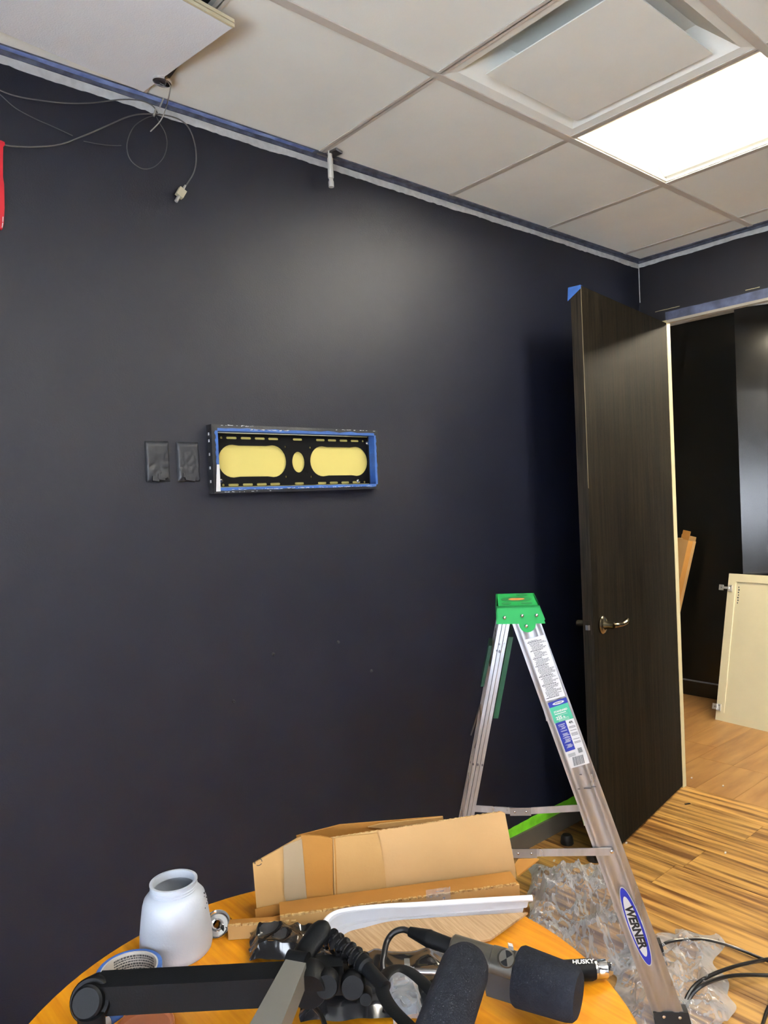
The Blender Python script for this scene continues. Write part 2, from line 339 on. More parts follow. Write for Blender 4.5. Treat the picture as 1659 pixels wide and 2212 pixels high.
# right wall with the doorway
JY, DHT, DW = -.1564, 2.295, .965
wr = MB(); wr.box((0, 0, 0), (.03, JY + .03, H + .3)); wr.box((0, JY + .03, DHT + .014), (.03, JY - DW - .03, H + .3)); wr.box((0, JY - DW - .03, 0), (.03, YF, H + .3))
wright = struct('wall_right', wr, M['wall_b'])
obj('bare_strip', ragged(-.001, YF, H - .014, H - .034, 300, lambda s, a: (0, s, a), 4.4, .001, .004, .0012, (-1, 0, 0)), M['white_paint'], wright)
obj('bare_strip', ragged(H - .03, H - .21, -.0045, .0, 30, lambda s, a: (0, min(a, -.0003), s), 6.4, .001, .0, .001, (-1, 0, 0), 14), M['white_paint'], wright)
obj('bare_strip', ragged(H - .26, H - .31, -.012, -.006, 10, lambda s, a: (0, min(a, -.0003), s), 8.4, .003, .002, .001, (-1, 0, 0), 14), M['haze_tape'], wright)
for (u0, v0), (u1, v1) in (((1415, 674), (1468, 661)), ((1610, 627), (1641, 620))):
    a = atx(u0, v0, -.001); b = atx(u1, v1, -.001)
    obj('bare_strip', ragged(a.y, b.y, (a.z + b.z) / 2 + .0012, (a.z + b.z) / 2 - .0014, 16, lambda s, c: (0, s, c), 3.1 + a.y, .0008, .0008, .001, (-1, 0, 0), 30), M['cream'], wright)
obj('masking_tape', ragged(JY + .02, -1.2, DHT + .062, DHT + .015, 60, lambda s, a: (0, s, a), 9.4, .003, .001, .001, (-1, 0, 0)), M['haze_tape'], wright)
# rest of the shell
wl_ = MB(); lz0, lz1, ly0, ly1 = .75, 1.70, -4.1, -1.2
wl_.box((XL - .1, YF, 0), (XL, ly0, H + .3)); wl_.box((XL - .1, ly1, 0), (XL, 0, H + .3)); wl_.box((XL - .1, ly0, 0), (XL, ly1, lz0)); wl_.box((XL - .1, ly0, lz1), (XL, ly1, H + .3))
struct('wall_left', wl_, M['plain'])
w3 = MB()
for y in (ly0, (ly0 + ly1) / 2 - .025, ly1 - .05): w3.box((XL - .08, y, lz0), (XL - .03, y + .05, lz1))
w3.box((XL - .08, ly0 + .05, lz0), (XL - .03, ly1 - .05, lz0 + .05)); w3.box((XL - .08, ly0 + .05, lz1 - .05), (XL - .03, ly1 - .05, lz1))
win3 = struct('window_1', w3, M['casing']); obj('pane', MB().box((XL - .058, ly0 + .05, lz0 + .05), (XL - .052, ly1 - .05, lz1 - .05)), M['glass'], win3)
struct('wall_front', MB().box((XL - .1, YF - .12, 0), (.12, YF, H + .3)), M['plain'])
# hall
struct('wall_hall', MB().box((1.58, .165, 0), (1.70, 1.7, H)), M['hall_black'])
struct('wall_hall_side', MB().box((2.3, -3.2, 0), (2.4, -1.5, H)), M['plain'])
struct('wall_hall_end', MB().box((.0, 1.6, 0), (1.75, 1.7, H)), M['hall_black'])
hw = MB(); hw.box((.0, -3.32, 0), (.3, -3.2, H)); hw.box((1.3, -3.32, 0), (2.4, -3.2, H)); hw.box((.3, -3.32, 0), (1.3, -3.2, .7)); hw.box((.3, -3.32, 2.3), (1.3, -3.2, H))
struct('wall_hall_front', hw, M['plain'])
h2 = MB(); h2.box((.3, -3.29, .7), (.35, -3.24, 2.3)).box((1.25, -3.29, .7), (1.3, -3.24, 2.3)).box((.35, -3.29, .7), (1.25, -3.24, .75)).box((.35, -3.29, 2.25), (1.25, -3.24, 2.3))
w2 = struct('window_2', h2, M['casing']); obj('pane', MB().box((.35, -3.268, .75), (1.25, -3.262, 2.25)), M['glass'], w2)
struct('wall_hall_inner', MB().box((.03, .0, 0), (.05, 1.6, H)), M['plain'])
bb = struct('baseboard_hall', MB().box((1.565, .17, 0), (1.58, 1.6, .10)), M['hall_black'])
obj('edge_highlight', ragged(.95, .18, .108, .101, 60, lambda s, a: (1.5795, s, a), 3.7, .001, .001, .004, (-1, 0, 0)), M['grey_line'], bb)  # thin grey strip paints a highlight along the baseboard top
pan = struct('wall_hall_angled', MB().hull([(1.45, .165, 0), (2.3, -1.57, 0), (2.36, -1.54, 0), (1.578, .20, 0), (1.45, .165, H - .004), (2.3, -1.57, H - .004), (2.36, -1.54, H - .004), (1.578, .20, H - .004)]), M['hall_gloss'])
# door casing (cream jambs and grey head) and the open door
tr = MB(); tr.box((-.030, JY, 0), (.003, JY + .029, DHT + .015)); tr.box((-.030, JY - DW - .03, 0), (.003, JY - DW, DHT + .03))
t1 = struct('trim_1', tr, M['cream'])
obj('head_jamb', MB().box((-.030, JY - DW, DHT + .002), (.006, JY, DHT + .014)), M['casing'], t1)
ang = .1605; e = V((-math.cos(ang), -math.sin(ang), 0)); nn = V((-e.y, e.x, 0)) * -1   # nn points to the camera side
nn = V((e.y, -e.x, 0)); nn = nn if nn.y < 0 else -nn
HP = V((-.0331, JY, 0)); LW, TH = .9464, .045
def dpt(s, t, z): return HP + e * s - nn * t + V((0, 0, z))     # t grows away from the camera, into the leaf
dl = MB().hull([dpt(0, 0, .012), dpt(LW, 0, .012), dpt(LW, TH, .012), dpt(0, TH, .012), dpt(0, 0, DHT), dpt(LW, 0, DHT), dpt(LW, TH, DHT), dpt(0, TH, DHT)])
door = struct('door_1', dl, M['door'])
obj('edge_band', MB().hull([dpt(LW, .001, .012), dpt(LW + .0015, .001, .012), dpt(LW + .0015, TH - .001, .012), dpt(LW, TH - .001, .012), dpt(LW, .001, DHT), dpt(LW + .0015, .001, DHT), dpt(LW + .0015, TH - .001, DHT), dpt(LW, TH - .001, DHT)]), M['door_edge'], door)
obj('worn_corner', MB().hull([dpt(LW - .001, -.0006, 1.5), dpt(LW + .002, -.0006, 1.5), dpt(LW + .002, .0008, 1.5), dpt(LW - .001, .0008, 1.5), dpt(LW - .001, -.0006, DHT), dpt(LW + .002, -.0006, DHT), dpt(LW + .002, .0008, DHT), dpt(LW - .001, .0008, DHT)]), M['cream_line'], door)
tb = MB(); tb.hull([dpt(LW + .0018, -.001, DHT - .010), dpt(LW + .003, -.001, DHT - .010), dpt(LW + .003, TH + .012, DHT - .050), dpt(LW + .0018, TH + .012, DHT - .050), dpt(LW + .0018, .0, DHT + .003), dpt(LW + .003, .0, DHT + .003), dpt(LW + .003, TH + .008, DHT + .003), dpt(LW + .0018, TH + .008, DHT + .003)])
tb.hull([dpt(LW - .018, .002, DHT + .001), dpt(LW + .003, .0, DHT + .001), dpt(LW + .003, TH, DHT + .001), dpt(LW - .01, TH, DHT + .001), dpt(LW - .018, .002, DHT + .003), dpt(LW + .003, .0, DHT + .003), dpt(LW + .003, TH, DHT + .003), dpt(LW - .01, TH, DHT + .003)])
tag(obj('masking_tape', tb, M['blue_tape'], door), 'scrap of blue masking tape on top corner')
hz, hs = .948, .868
c0 = dpt(hs, 0, hz)
han = obj('handle_rose', MB().lathe([(.036, 0), (.036, .006), (.031, .011), (.018, .013), (.014, .03), (.0135, .05)], c0, nn, 28), M['nickel'], door)
obj('lever', MB().tube([c0 + nn * .047, c0 + nn * .055 - e * .02 + V((0, 0, .0)), c0 + nn * .058 - e * .06 + V((0, 0, -.003)), c0 + nn * .060 - e * .095 + V((0, 0, .002)), c0 + nn * .056 - e * .118 + V((0, 0, .009))], [.013, .013, .011, .012, .008], 12, n=5, flat=.8), M['nickel'], han)
c1 = dpt(hs, TH, hz)
h2_ = obj('handle_rose', MB().lathe([(.036, 0), (.036, .006), (.031, .011), (.016, .013), (.014, .06)], c1, -nn, 28), M['nickel'], door)
obj('lever', MB().tube([c1 - nn * .055, c1 - nn * .062 - e * .03, c1 - nn * .062 - e * .10], [.012, .012, .01], 10, n=3), M['nickel'], h2_)
fpl = obj('latch_plate', MB().hull([dpt(LW + .0015, .009, hz - .028), dpt(LW + .003, .009, hz - .028), dpt(LW + .003, .036, hz - .028), dpt(LW + .0015, .036, hz - .028), dpt(LW + .0015, .009, hz + .028), dpt(LW + .003, .009, hz + .028), dpt(LW + .003, .036, hz + .028), dpt(LW + .0015, .036, hz + .028)]), M['door_edge'], door)
obj('latch_bolt', MB().hull([dpt(LW + .003, .014, hz - .010), dpt(LW + .010, .020, hz - .010), dpt(LW + .010, .030, hz - .010), dpt(LW + .003, .030, hz - .010), dpt(LW + .003, .014, hz + .010), dpt(LW + .010, .020, hz + .010), dpt(LW + .010, .030, hz + .010), dpt(LW + .003, .030, hz + .010)]), M['chrome'], fpl)
# baseboard with green tape
bs = struct('baseboard_back', MB().box((XL, -.012, 0), (0, 0, .075)).bevel(.002, 1), M['taupe'])
obj('masking_tape', ragged(XL, -.01, .0745, .118, 200, lambda s, a: (s, -.0005, a), 7.7, .001, .006, .0012, (0, -1, 0), 6), M['green_tape'], bs)
struct('baseboard_right', MB().box((-.012, YF, 0), (0, JY - DW - .03, .075)), M['taupe'])

# ================================================================== CEILING FIXTURES
def troffer(x1, x0, y1, y0, m, label, nm='ceiling_light', z=H):
    t = thing(nm, ((x0 + x1) / 2, (y0 + y1) / 2, z), label, 'ceiling light')
    a = .014
    hb = MB(); hh = .09
    hb.box((x0 + a, y0 + a, z + hh), (x1 - a, y1 - a, z + hh + .004))
    for (p, q) in (((x0 + a, y0 + a), (x0 + a + .003, y1 - a)), ((x1 - a - .003, y0 + a), (x1 - a, y1 - a)), ((x0 + a, y0 + a), (x1 - a, y0 + a + .003)), ((x0 + a, y1 - a - .003), (x1 - a, y1 - a))):
        hb.box((p[0], p[1], z + .003), (q[0], q[1], z + hh))
    obj('housing', hb, M['lamp_white'], t)
    cx = (x0 + x1) / 2
    for sgn in (-1, 1):
        def fn(u, v, sgn=sgn):
            th = u * math.pi / 2; return (cx + sgn * (.09 + .175 * u), y0 + .02 + (y1 - y0 - .04) * v, z + .012 + .072 * math.cos(th) ** 1.0)
        obj('reflector', MB().grid(fn, 10, 1, .001), M['lamp_white'], t)
    def bk(u, v):
        th = math.pi * u; return (cx - .095 * math.cos(th), y0 + .05 + (y1 - y0 - .10) * v, z + .058 - .042 * math.sin(th))
    b = obj('diffuser', MB().grid(bk, 16, 1, .0015), m, t)
    for y in (y0 + .05, y1 - .054):
        obj('end_cap', MB().prism([(cx - .097 * math.cos(math.pi * k / 12), y, z + .060 - .044 * math.sin(math.pi * k / 12)) for k in range(13)] , (0, .004, 0)), M['lamp_white'], t)
    fr = MB()
    for (p, q) in (((x0, y0), (x0 + a + .002, y1)), ((x1 - a - .002, y0), (x1, y1)), ((x0, y0), (x1, y0 + a + .002)), ((x0, y1 - a - .002), (x1, y1))): fr.box((p[0], p[1], z + .0028), (q[0], q[1], z + .006))
    obj('frame', fr, M['lamp_white'], t)
    return t
troffer(gx[1] - .002, gx[2] + .002, gy[0] - .002, gy[2] + .002, M['lamp'], 'lit white fluorescent ceiling light with curved centre diffuser, beside the air diffuser')
troffer(gx[2] - .002, gx[3] + .002, gy[3] - .002, gy[5] + .002, M['lamp_two'], 'lit white ceiling light at the other end of the room, nearer the doorway')
troffer(gx[4] - .002, gx[5] + .002, gy[3] - .002, gy[5] + .002, M['lamp_two'], 'added unseen ceiling light at the other end of the room, nearer the window')  # added unseen lamp, spreads light over the left of the upper wall
troffer(1.25, .65, -.35, -1.55, M['lamp_hall'], 'lit white ceiling light in the hall beyond the doorway', z=H - .1)
# plaque air diffuser
dx1, dx0, dy1, dy0 = gx[2] - .010, gx[3] + .010, gy[0] - .010, gy[1] + .010
t = thing('air_diffuser', ((dx0 + dx1) / 2, (dy0 + dy1) / 2, H), 'square white air diffuser with a flat centre plaque, in the ceiling beside the light', 'air vent')
def ring(mb, o, i, zo, zi, th=.0015):
    (ax0, ay0, ax1, ay1), (bx0, by0, bx1, by1) = o, i
    O = [(ax0, ay0), (ax1, ay0), (ax1, ay1), (ax0, ay1)]; I = [(bx0, by0), (bx1, by0), (bx1, by1), (bx0, by1)]
    for k in range(4):
        l = (k + 1) % 4
        mb.hull([(*O[k], zo), (*O[l], zo), (*I[l], zi), (*I[k], zi), (*O[k], zo + th), (*O[l], zo + th), (*I[l], zi + th), (*I[k], zi + th)])
    return mb
fr = MB(); ring(fr, (dx0, dy0, dx1, dy1), (dx0 + .03, dy0 + .03, dx1 - .03, dy1 - .03), H + .003, H + .006); obj('frame', fr, M['tile'], t)
ng = MB(); ring(ng, (dx0 + .03, dy0 + .03, dx1 - .03, dy1 - .03), (dx0 + .11, dy0 + .11, dx1 - .11, dy1 - .11), H + .006, H + .075); ng.box((dx0 + .11, dy0 + .11, H + .075), (dx1 - .11, dy1 - .11, H + .079)); obj('cone', ng, M['tile'], t)
px0, px1, py0, py1 = -1.894, -1.472, -1.082, -.655
pq = MB().box((px0, py0, H - .004), (px1, py1, H - .001))
obj('plaque', pq, M['tile'], t)
for sx, sy in ((.1, .1), (.1, -.1), (-.1, .1), (-.1, -.1)):
    c = ((px0 + px1) / 2 + sx, (py0 + py1) / 2 + sy); obj('mounting_post', MB().box((c[0] - .006, c[1] - .006, H - .001), (c[0] + .006, c[1] + .006, H + .076)), M['steel'], t)
# loose tile hanging out of the grid at top left
A = V((-2.602, -.030, H - .004)); B = V((-2.588, -.497, 2.583)); dl_ = V((-.975, -.165, -.02))
q = [A, B, B + dl_ * .62, A + dl_ * .62]; up = V((0, 0, .018))
ht = tag(obj('loose_ceiling_tile', MB().hull([*q, *[p + up for p in q]]), M['tile_daylit'], origin=A), 'loose white ceiling tile tilted down out of the grid above the cables', 'ceiling tile')
rim = MB().hull([B + V((0, -.0015, 0)), B + dl_ * .62 + V((0, -.0015, 0)), B + dl_ * .62 + V((0, -.0005, 0)), B + V((0, -.0005, 0)), B + V((0, -.0015, .007)), B + dl_ * .62 + V((0, -.0015, .007)), B + dl_ * .62 + V((0, -.0005, .007)), B + V((0, -.0005, .007))])
ORG[ht.name] = A
rb = MB()
for zz in (0.0, .0105): rb.hull([B + V((.004, -.006, zz)), B + dl_ * .62 + V((0, -.006, zz)), B + dl_ * .62 + V((0, -.0002, zz)), B + V((.004, -.0002, zz)), B + V((.004, -.006, zz + .0075)), B + dl_ * .62 + V((0, -.006, zz + .0075)), B + dl_ * .62 + V((0, -.0002, zz + .0075)), B + V((.004, -.0002, zz + .0075))])
rim.bm.free(); tag(obj('edge_strip', rb, M['tile_cool'], ht), 'cream double-ridged edge')
obj('ceiling_tile', MB().box((gx[5] + .003, -.16, H + .003), (gx[4] - .003, -.013, H + .016)), M['tile'], cl)
# rod hanging by the wall from the grid
P = V((-1.975, -.045, H))
t = thing('hanging_rod', P, 'short silver rod hanging from the ceiling grid at the wall edge, middle of the wall', 'rod')
obj('rod', MB().lathe([(.0075, .0), (.0075, -.022), (.0095, -.024), (.0095, -.088), (.0075, -.09), (.0075, -.098), (.009, -.1), (.009, -.118), (.0, -.118)], P, (0, 0, 1), 14), M['pale_metal'], t)
obj('clip', MB().tube([P + V((-.04, .018, -.012)), P + V((.04, .012, -.016))], .0025, 6).abox(P + V((.012, -.01, -.006)), (.016, .004, 0), (-.004, .02, 0), (0, 0, .004)), M['steel'], t)
# puck and wires at top left
P = at(350, 177, 2.622)
t = thing('wire_puck', P, 'small round chrome puck hanging under the ceiling corner of the loose tile', 'fitting')
obj('puck', MB().lathe([(.004, .012), (.020, .010), (.024, .004), (.024, -.002), (.019, -.005), (.0, -.006)], P, (.1, -.1, 1), 24), M['chrome'], t)
obj('bracket', MB().abox(P + V((.01, -.03, .018)), (.004, .05, 0), (.006, 0, 0), (0, 0, .008)), M['steel'], t)
obj('hook_wire', MB().tube([(at(x, y, yy) if yy > 1 else aty(x, y, yy)) for x, y, yy in ((362, 174, 2.630), (368, 186, 2.615), (364, 212, 2.58), (357, 238, -.05), (346, 262, -.03), (325, 284, -.02))], .0016, 6, n=5), M['wire_light'], t)
def wire(pts, r, m, label, yy=-.006):
    return tag(obj('cable', MB().tube([aty(p[0], p[1], yy - (p[2] if len(p) > 2 else 0)) for p in pts], r, 6, n=5), m, ), label, 'cable')
wire([(-30, 180), (0, 195), (33, 207), (81, 216), (146, 223), (202, 222), (260, 215), (303, 217), (329, 228), (340, 244)], .0017, M['wire'], 'thin pale grey cable running highest along the wall under the loose tile')
wire([(-20, 192), (0, 204), (33, 233), (75, 256), (107, 270), (157, 293)], .0012, M['wire_dark'], 'thin dark cable ending loose in the middle of the grey wall at left')
cbl = wire([(4, 311), (20, 315), (45, 317), (81, 317), (130, 312), (182, 293), (228, 273), (277, 252), (312, 246), (358, 249), (391, 260), (410, 280), (421, 312), (424, 345), (419, 372), (407, 393), (398, 406)], .0019, M['wire'], 'grey cable sweeping from the red strap up and down to a cream plug')
A_, B_ = aty(396, 408, -.014), aty(379, 437, -.014); ax = (B_ - A_).normalized(); sd = ax.cross(V((0, 1, 0)))
obj('plug_body', MB().abox(A_ + ax * .016, ax * .013, sd * .011, (0, .007, 0)).bevel(.001), M['cream_plastic'], cbl)
obj('plug_tip', MB().tube([A_ + ax * .029, A_ + ax * .048], .005, 10), M['wire_light'], cbl)
obj('strain_relief', MB().tube([A_ + ax * -.014, A_ + ax * .003], [.0025, .004], 8), M['wire_light'], cbl)
wire([(346, 246), (318, 254), (291, 272), (277, 300), (275, 325), (284, 348), (307, 364), (332, 361), (353, 341), (361, 313), (357, 287), (345, 266), (338, 252)], .0013, M['wire_dark'], 'dark loop of thin cable hanging under the chrome puck', -.012)
wire([(181, 305), (212, 311), (240, 314), (262, 314)], .0011, M['wire_dark'], 'short faint dark wire lying between the sweeping cable and the loop', -.003)
tag(obj('cable_stub', MB().tube([aty(353, 213, -.035), aty(345, 232, -.03)], .0022, 6).tube([aty(336, 236, -.012), aty(332, 251, -.012)], .003, 8), M['wire_light'], ), 'short silver wire stub clipped to the wall right below the chrome puck', 'wire')
# red strap at the left edge
pts = [(-34, 300), (2, 303), (10, 307), (11, 313), (7, 316), (6.5, 340), (6.5, 382), (9, 398), (10, 450), (8, 485), (5, 495), (1, 493), (-4, 455), (-8, 420), (-30, 400)]
rs = tag(obj('strap', MB().prism([aty(a, b, -.014) for a, b in pts], (0, .010, 0)), M['red']), 'bright red strap hanging on the wall at the left edge of the photo', 'strap')
obj('white_print', MB().prism([aty(a, b, -.0155) for a, b in ((6, 468), (7.5, 468), (7, 479), (5.6, 479))], (0, .0012, 0)).prism([aty(a, b, -.0155) for a, b in ((5.3, 481), (7, 481), (5.2, 492), (3.8, 491))], (0, .0012, 0)), M['label_white'], rs)

# ================================================================== WALL COVERS AND BRACKET
def cover(c, label, seed):
    x0, z0, x1, z1 = c; rnd = random.Random(seed)
    t = thing('wall_plate', ((x0 + x1) / 2, 0, z0), label, 'wall plate')
    def fn(u, v):
        ex = min(u, 1 - u, v, 1 - v); d = .0075 * min(1, ex / .10) ** .6; crease = 0
        p = V((u * 3 + seed, v * 4, seed)); crease = abs(noise.noise(p * 1.3)) * .005 + abs(noise.noise(p * 3)) * .002
        k = (1 - v) if seed % 2 else .5 * (1 - v) + .3
        return (x0 + (x1 - x0) * u + .0015 * noise.noise(V((v * 5, seed, 1))), -.0005 - d - crease * k * (1 if ex > .01 else 0), z0 + (z1 - z0) * v + .001 * noise.noise(V((u * 5, seed, 2))))
    obj('cover', MB().grid(fn, 26, 36, 0, smooth=True), M['plate_paint'], t)
    fl_ = MB()
    for k in range(5):
        a = rnd.uniform(x0 + .012, x1 - .03); zz = z0 + rnd.uniform(.0, .012); fl_.hull([(a, -.008, zz), (a + .02, -.008, zz - .003), (a + .024, -.001, zz + .008), (a + .002, -.001, zz + .012), (a, -.014, zz + .003), (a + .019, -.013, zz), (a + .022, -.012, zz + .014), (a + .001, -.013, zz + .016)])
    obj('tape_fold', fl_, M['plate_paint'], t)
cover((-2.634, 1.566, -2.563, 1.681), 'left of the two wall plates, smoothly wrapped and painted over in dark grey', 2)
cover((-2.541, 1.565, -2.471, 1.680), 'right of the two wall plates, crumpled overpainted tape at its lower corner', 3)
OX0, OX1, OZ0, OZ1 = -2.443, -1.806, 1.528, 1.731
t = thing('wall_bracket_box', ((OX0 + OX1) / 2, -.02, OZ0), 'recessed screen bracket in a dark frame lined with blue tape, cream wall showing through', 'wall bracket')
def strip4(mb, k, d0, d1):
    pass
yf = -.030
fo = [(OX0, OZ0), (OX1, OZ0), (OX1, OZ1), (OX0, OZ1)]; fi = [(BX0 - .0005, BZ0 - .001), (BX1 + .0005, BZ0 - .001), (BX1 + .0005, BZ1 + .001), (BX0 - .0005, BZ1 + .001)]
for k, nme in enumerate(('bottom', 'right', 'top', 'left')):
    l = (k + 1) % 4
    P8 = [(fo[k][0], 0, fo[k][1]), (fo[l][0], 0, fo[l][1]), (fi[l][0], 0, fi[l][1]), (fi[k][0], 0, fi[k][1])]
    P8 += [(x, yf + random.uniform(-.002, .001), z) for x, y, z in P8]
    obj('frame_rail', MB().hull(P8).bevel(.0015, 2), M['frame_paint'], t)
    # tape lining of the opening
    a = V((fi[k][0], 0, fi[k][1])); b = V((fi[l][0], 0, fi[l][1])); inw = (V(((BX0 + BX1) / 2, 0, (BZ0 + BZ1) / 2)) - (a + b) / 2); inw = V((0, 0, 1 if inw.z > 0 else -1)) if k % 2 == 0 else V((1 if inw.x > 0 else -1, 0, 0))
    tp = MB(); n = 24; along = (b - a)
    for i in range(n):
        s0, s1 = i / n, (i + 1) / n
        o0 = .0012 + .0015 * abs(noise.noise(V((s0 * 9, k, 1)))); o1 = .0012 + .0015 * abs(noise.noise(V((s1 * 9, k, 1))))
        out0 = .0075 + .004 * noise.noise(V((s0 * 14, k, 5))); out1 = .0075 + .004 * noise.noise(V((s1 * 14, k, 5)))
        p0, p1 = a + along * s0, a + along * s1
        tp.hull([p0 + V((0, yf - .0015, 0)), p1 + V((0, yf - .0015, 0)), p1 + V((0, -.002, 0)), p0 + V((0, -.002, 0)), p0 + V((0, yf - .0015, 0)) + inw * o0, p1 + V((0, yf - .0015, 0)) + inw * o1, p1 + V((0, -.002, 0)) + inw * o1 * .6, p0 + V((0, -.002, 0)) + inw * o0 * .6])
        tp.hull([p0 + V((0, yf - .0022, 0)) - inw * out0, p1 + V((0, yf - .0022, 0)) - inw * out1, p1 + V((0, yf - .0010, 0)) - inw * out1, p0 + V((0, yf - .0010, 0)) - inw * out0, p0 + V((0, yf - .0022, 0)) + inw * .001, p1 + V((0, yf - .0022, 0)) + inw * .001, p1 + V((0, yf - .001, 0)) + inw * .001, p0 + V((0, yf - .001, 0)) + inw * .001])
    obj('tape_lining', tp, M['blue_tape'], t)
# scuffed white patches on the frame
wp = MB()
for (x0, x1, z0, z1, n) in ((OX0 + .003, BX0 + .001, OZ0 + .006, OZ0 + .085, 10),):
    for i in range(n):
        za = z0 + (z1 - z0) * i / n; zb = z0 + (z1 - z0) * (i + 1) / n; wa = 1.1 - .45 * i / n
        wp.hull([(x1 - (x1 - x0) * wa * (.7 + .3 * abs(noise.noise(V((za * 90, 1, 0))))), yf - .0025, za), (x1, yf - .0025, za), (x1, yf - .0025, zb), (x1 - (x1 - x0) * (wa - .05) * (.7 + .3 * abs(noise.noise(V((zb * 90, 1, 0))))), yf - .0025, zb),
                 (x1 - (x1 - x0) * wa * .8, yf - .0030, za), (x1, yf - .0030, za), (x1, yf - .0030, zb), (x1 - (x1 - x0) * (wa - .05) * .8, yf - .0030, zb)])
rs_ = random.Random(5)
def flecks(mb, x0, x1, z, n, amp):
    for i in range(n):
        x = rs_.uniform(x0, x1); l = rs_.uniform(.002, .009); zz = z + rs_.uniform(-amp, amp); mb.box((x, yf - .0032, zz), (x + l, yf - .0022, zz + rs_.uniform(.0008, .0018)))
flecks(wp, OX0 + .03, OX0 + .14, OZ1 - .003, 16, .0012); flecks(wp, OX0 + .12, OX0 + .26, BZ1 + .006, 22, .0012); flecks(wp, OX0 + .45, OX1 - .02, OZ1 - .004, 14, .0012)
flecks(wp, OX0 + .05, OX1 - .04, BZ0 - .007, 70, .001); flecks(wp, OX0 + .03, OX0 + .2, OZ0 + .003, 12, .001)
for zz in (1.56, 1.60, 1.64, 1.68, 1.70): wp.box((OX0 - .001, -.016, zz), (OX0, -.010, zz + .008))
obj('paint_scuff', wp, M['label_white'], t)
obj('back_panel', MB().box((BX0 - .01, .085, BZ0 - .01), (BX1 + .01, .09, BZ1 + .01)) if False else MB().box((BX0 + .0005, .006, BZ0 + .0005), (BX1 - .0005, .010, BZ1 - .0005)), M['cream_wall'], t)
# black plate with cut-outs: a filled 2D curve
cu = bpy.data.curves.new('plate', 'CURVE'); cu.dimensions = '2D'; cu.fill_mode = 'BOTH'; cu.extrude = .0012
def spl(pts):
    s = cu.splines.new('POLY'); s.points.add(len(pts) - 1)
    for p_, (x, y) in zip(s.points, pts): p_.co = (x, y, 0, 1)
    s.use_cyclic_u = True
def zc(u, v):        # a point of the enlarged view of the plate, dropped on the plate's plane
    P = aty(280 + u / 2.86, 880 + v / 2.86, -.001); return (P.x, P.z)
spl([(BX0 + .0035, BZ0 + .0035), (BX1 - .0035, BZ0 + .0035), (BX1 - .0035, BZ1 - .0035), (BX0 + .0035, BZ1 - .0035)])
def stadium(x0, x1, z0, z1, n=14, waist=0.0):
    r = (z1 - z0) / 2; zc_ = (z0 + z1) / 2; pts = []
    for k in range(n + 1): a = -math.pi / 2 + math.pi * k / n; pts.append((x1 - r + r * math.cos(a), zc_ + r * math.sin(a)))
    if waist: pts += [((x0 + x1) / 2 + (x1 - x0) * .2, z1 - waist), ((x0 + x1) / 2 - (x1 - x0) * .2, z1 - waist)]
    for k in range(n + 1): a = math.pi / 2 + math.pi * k / n; pts.append((x0 + r + r * math.cos(a), zc_ + r * math.sin(a)))
    if waist: pts += [((x0 + x1) / 2 - (x1 - x0) * .2, z0 + waist), ((x0 + x1) / 2 + (x1 - x0) * .2, z0 + waist)]
    return pts
lx0, _ = zc(548, 330); lx1, _ = zc(970, 330); rx0, _ = zc(1117, 330); rx1, _ = zc(1481, 330)
_, za = zc(760, 432); _, zb = zc(760, 232)
holes = [stadium(max(lx0, BX0 + .006), lx1, za, zb, waist=.0025), stadium(rx0, min(rx1, BX1 - .008), za, zb, waist=.0025)]
ex0, _ = zc(1006, 338); ex1, _ = zc(1083, 338); _, ez0 = zc(1045, 402); _, ez1 = zc(1045, 274)
holes.append([((ex0 + ex1) / 2 + (ex1 - ex0) / 2 * math.cos(6.2832 * k / 28), (ez0 + ez1) / 2 + (ez1 - ez0) / 2 * math.sin(6.2832 * k / 28)) for k in range(28)])
zt = BZ1 - .0165; zb_ = BZ0 + .0085
for (a, b) in ((560, 577), (598, 665), (688, 753), (775, 838), (858, 921), (1010, 1069), (1153, 1208), (1226, 1279), (1298, 1348), (1367, 1417), (1436, 1448)):
    xa, _ = zc(a, 200); xb, _ = zc(b, 200); xa = max(xa, BX0 + .0045); h = .0036
    holes.append(stadium(xa, max(xb, xa + .0085), zt - h, zt + h, 5)); holes.append(stadium(xa, max(xb, xa + .0085), zb_ - h, zb_ + h, 5))
for (a, b) in ((963, 243), (1117, 248), (969, 428), (1124, 428)):
    x, z = zc(a, b); holes.append([(x - .0028, z - .0028), (x + .0028, z - .0028), (x + .0028, z + .0028), (x - .0028, z + .0028)])
for (a, b) in ((1084, 396), (1092, 392), (1100, 396), (1088, 404), (1098, 402)):
    x, z = zc(a, b); holes.append([(x - .0008, z - .0008), (x + .0008, z - .0008), (x + .0008, z + .0008), (x - .0008, z + .0008)])
for h_ in holes: spl(h_)
co = bpy.data.objects.new('plate', cu); sc.collection.objects.link(co); me = bpy.data.meshes.new_from_object(co.evaluated_get(bpy.context.evaluated_depsgraph_get())); bpy.data.objects.remove(co)
mb = MB().add(me, Matrix(((1, 0, 0, 0), (0, 0, -1, .001), (0, 1, 0, 0), (0, 0, 0, 1))))
obj('bracket_plate', mb, M['plate_black'], t, recalc=False)
for u, v in ((1467, 222), (1410, 454), (566, 455)):
    x, z = zc(u, v); obj('screw', MB().lathe([(.006, 0), (.006, .0012), (.0042, .0015), (.0042, .005), (.003, .006), (.0, .006)], (x, -.0005, z), (0, -1, 0), 14), M['chrome'], t)

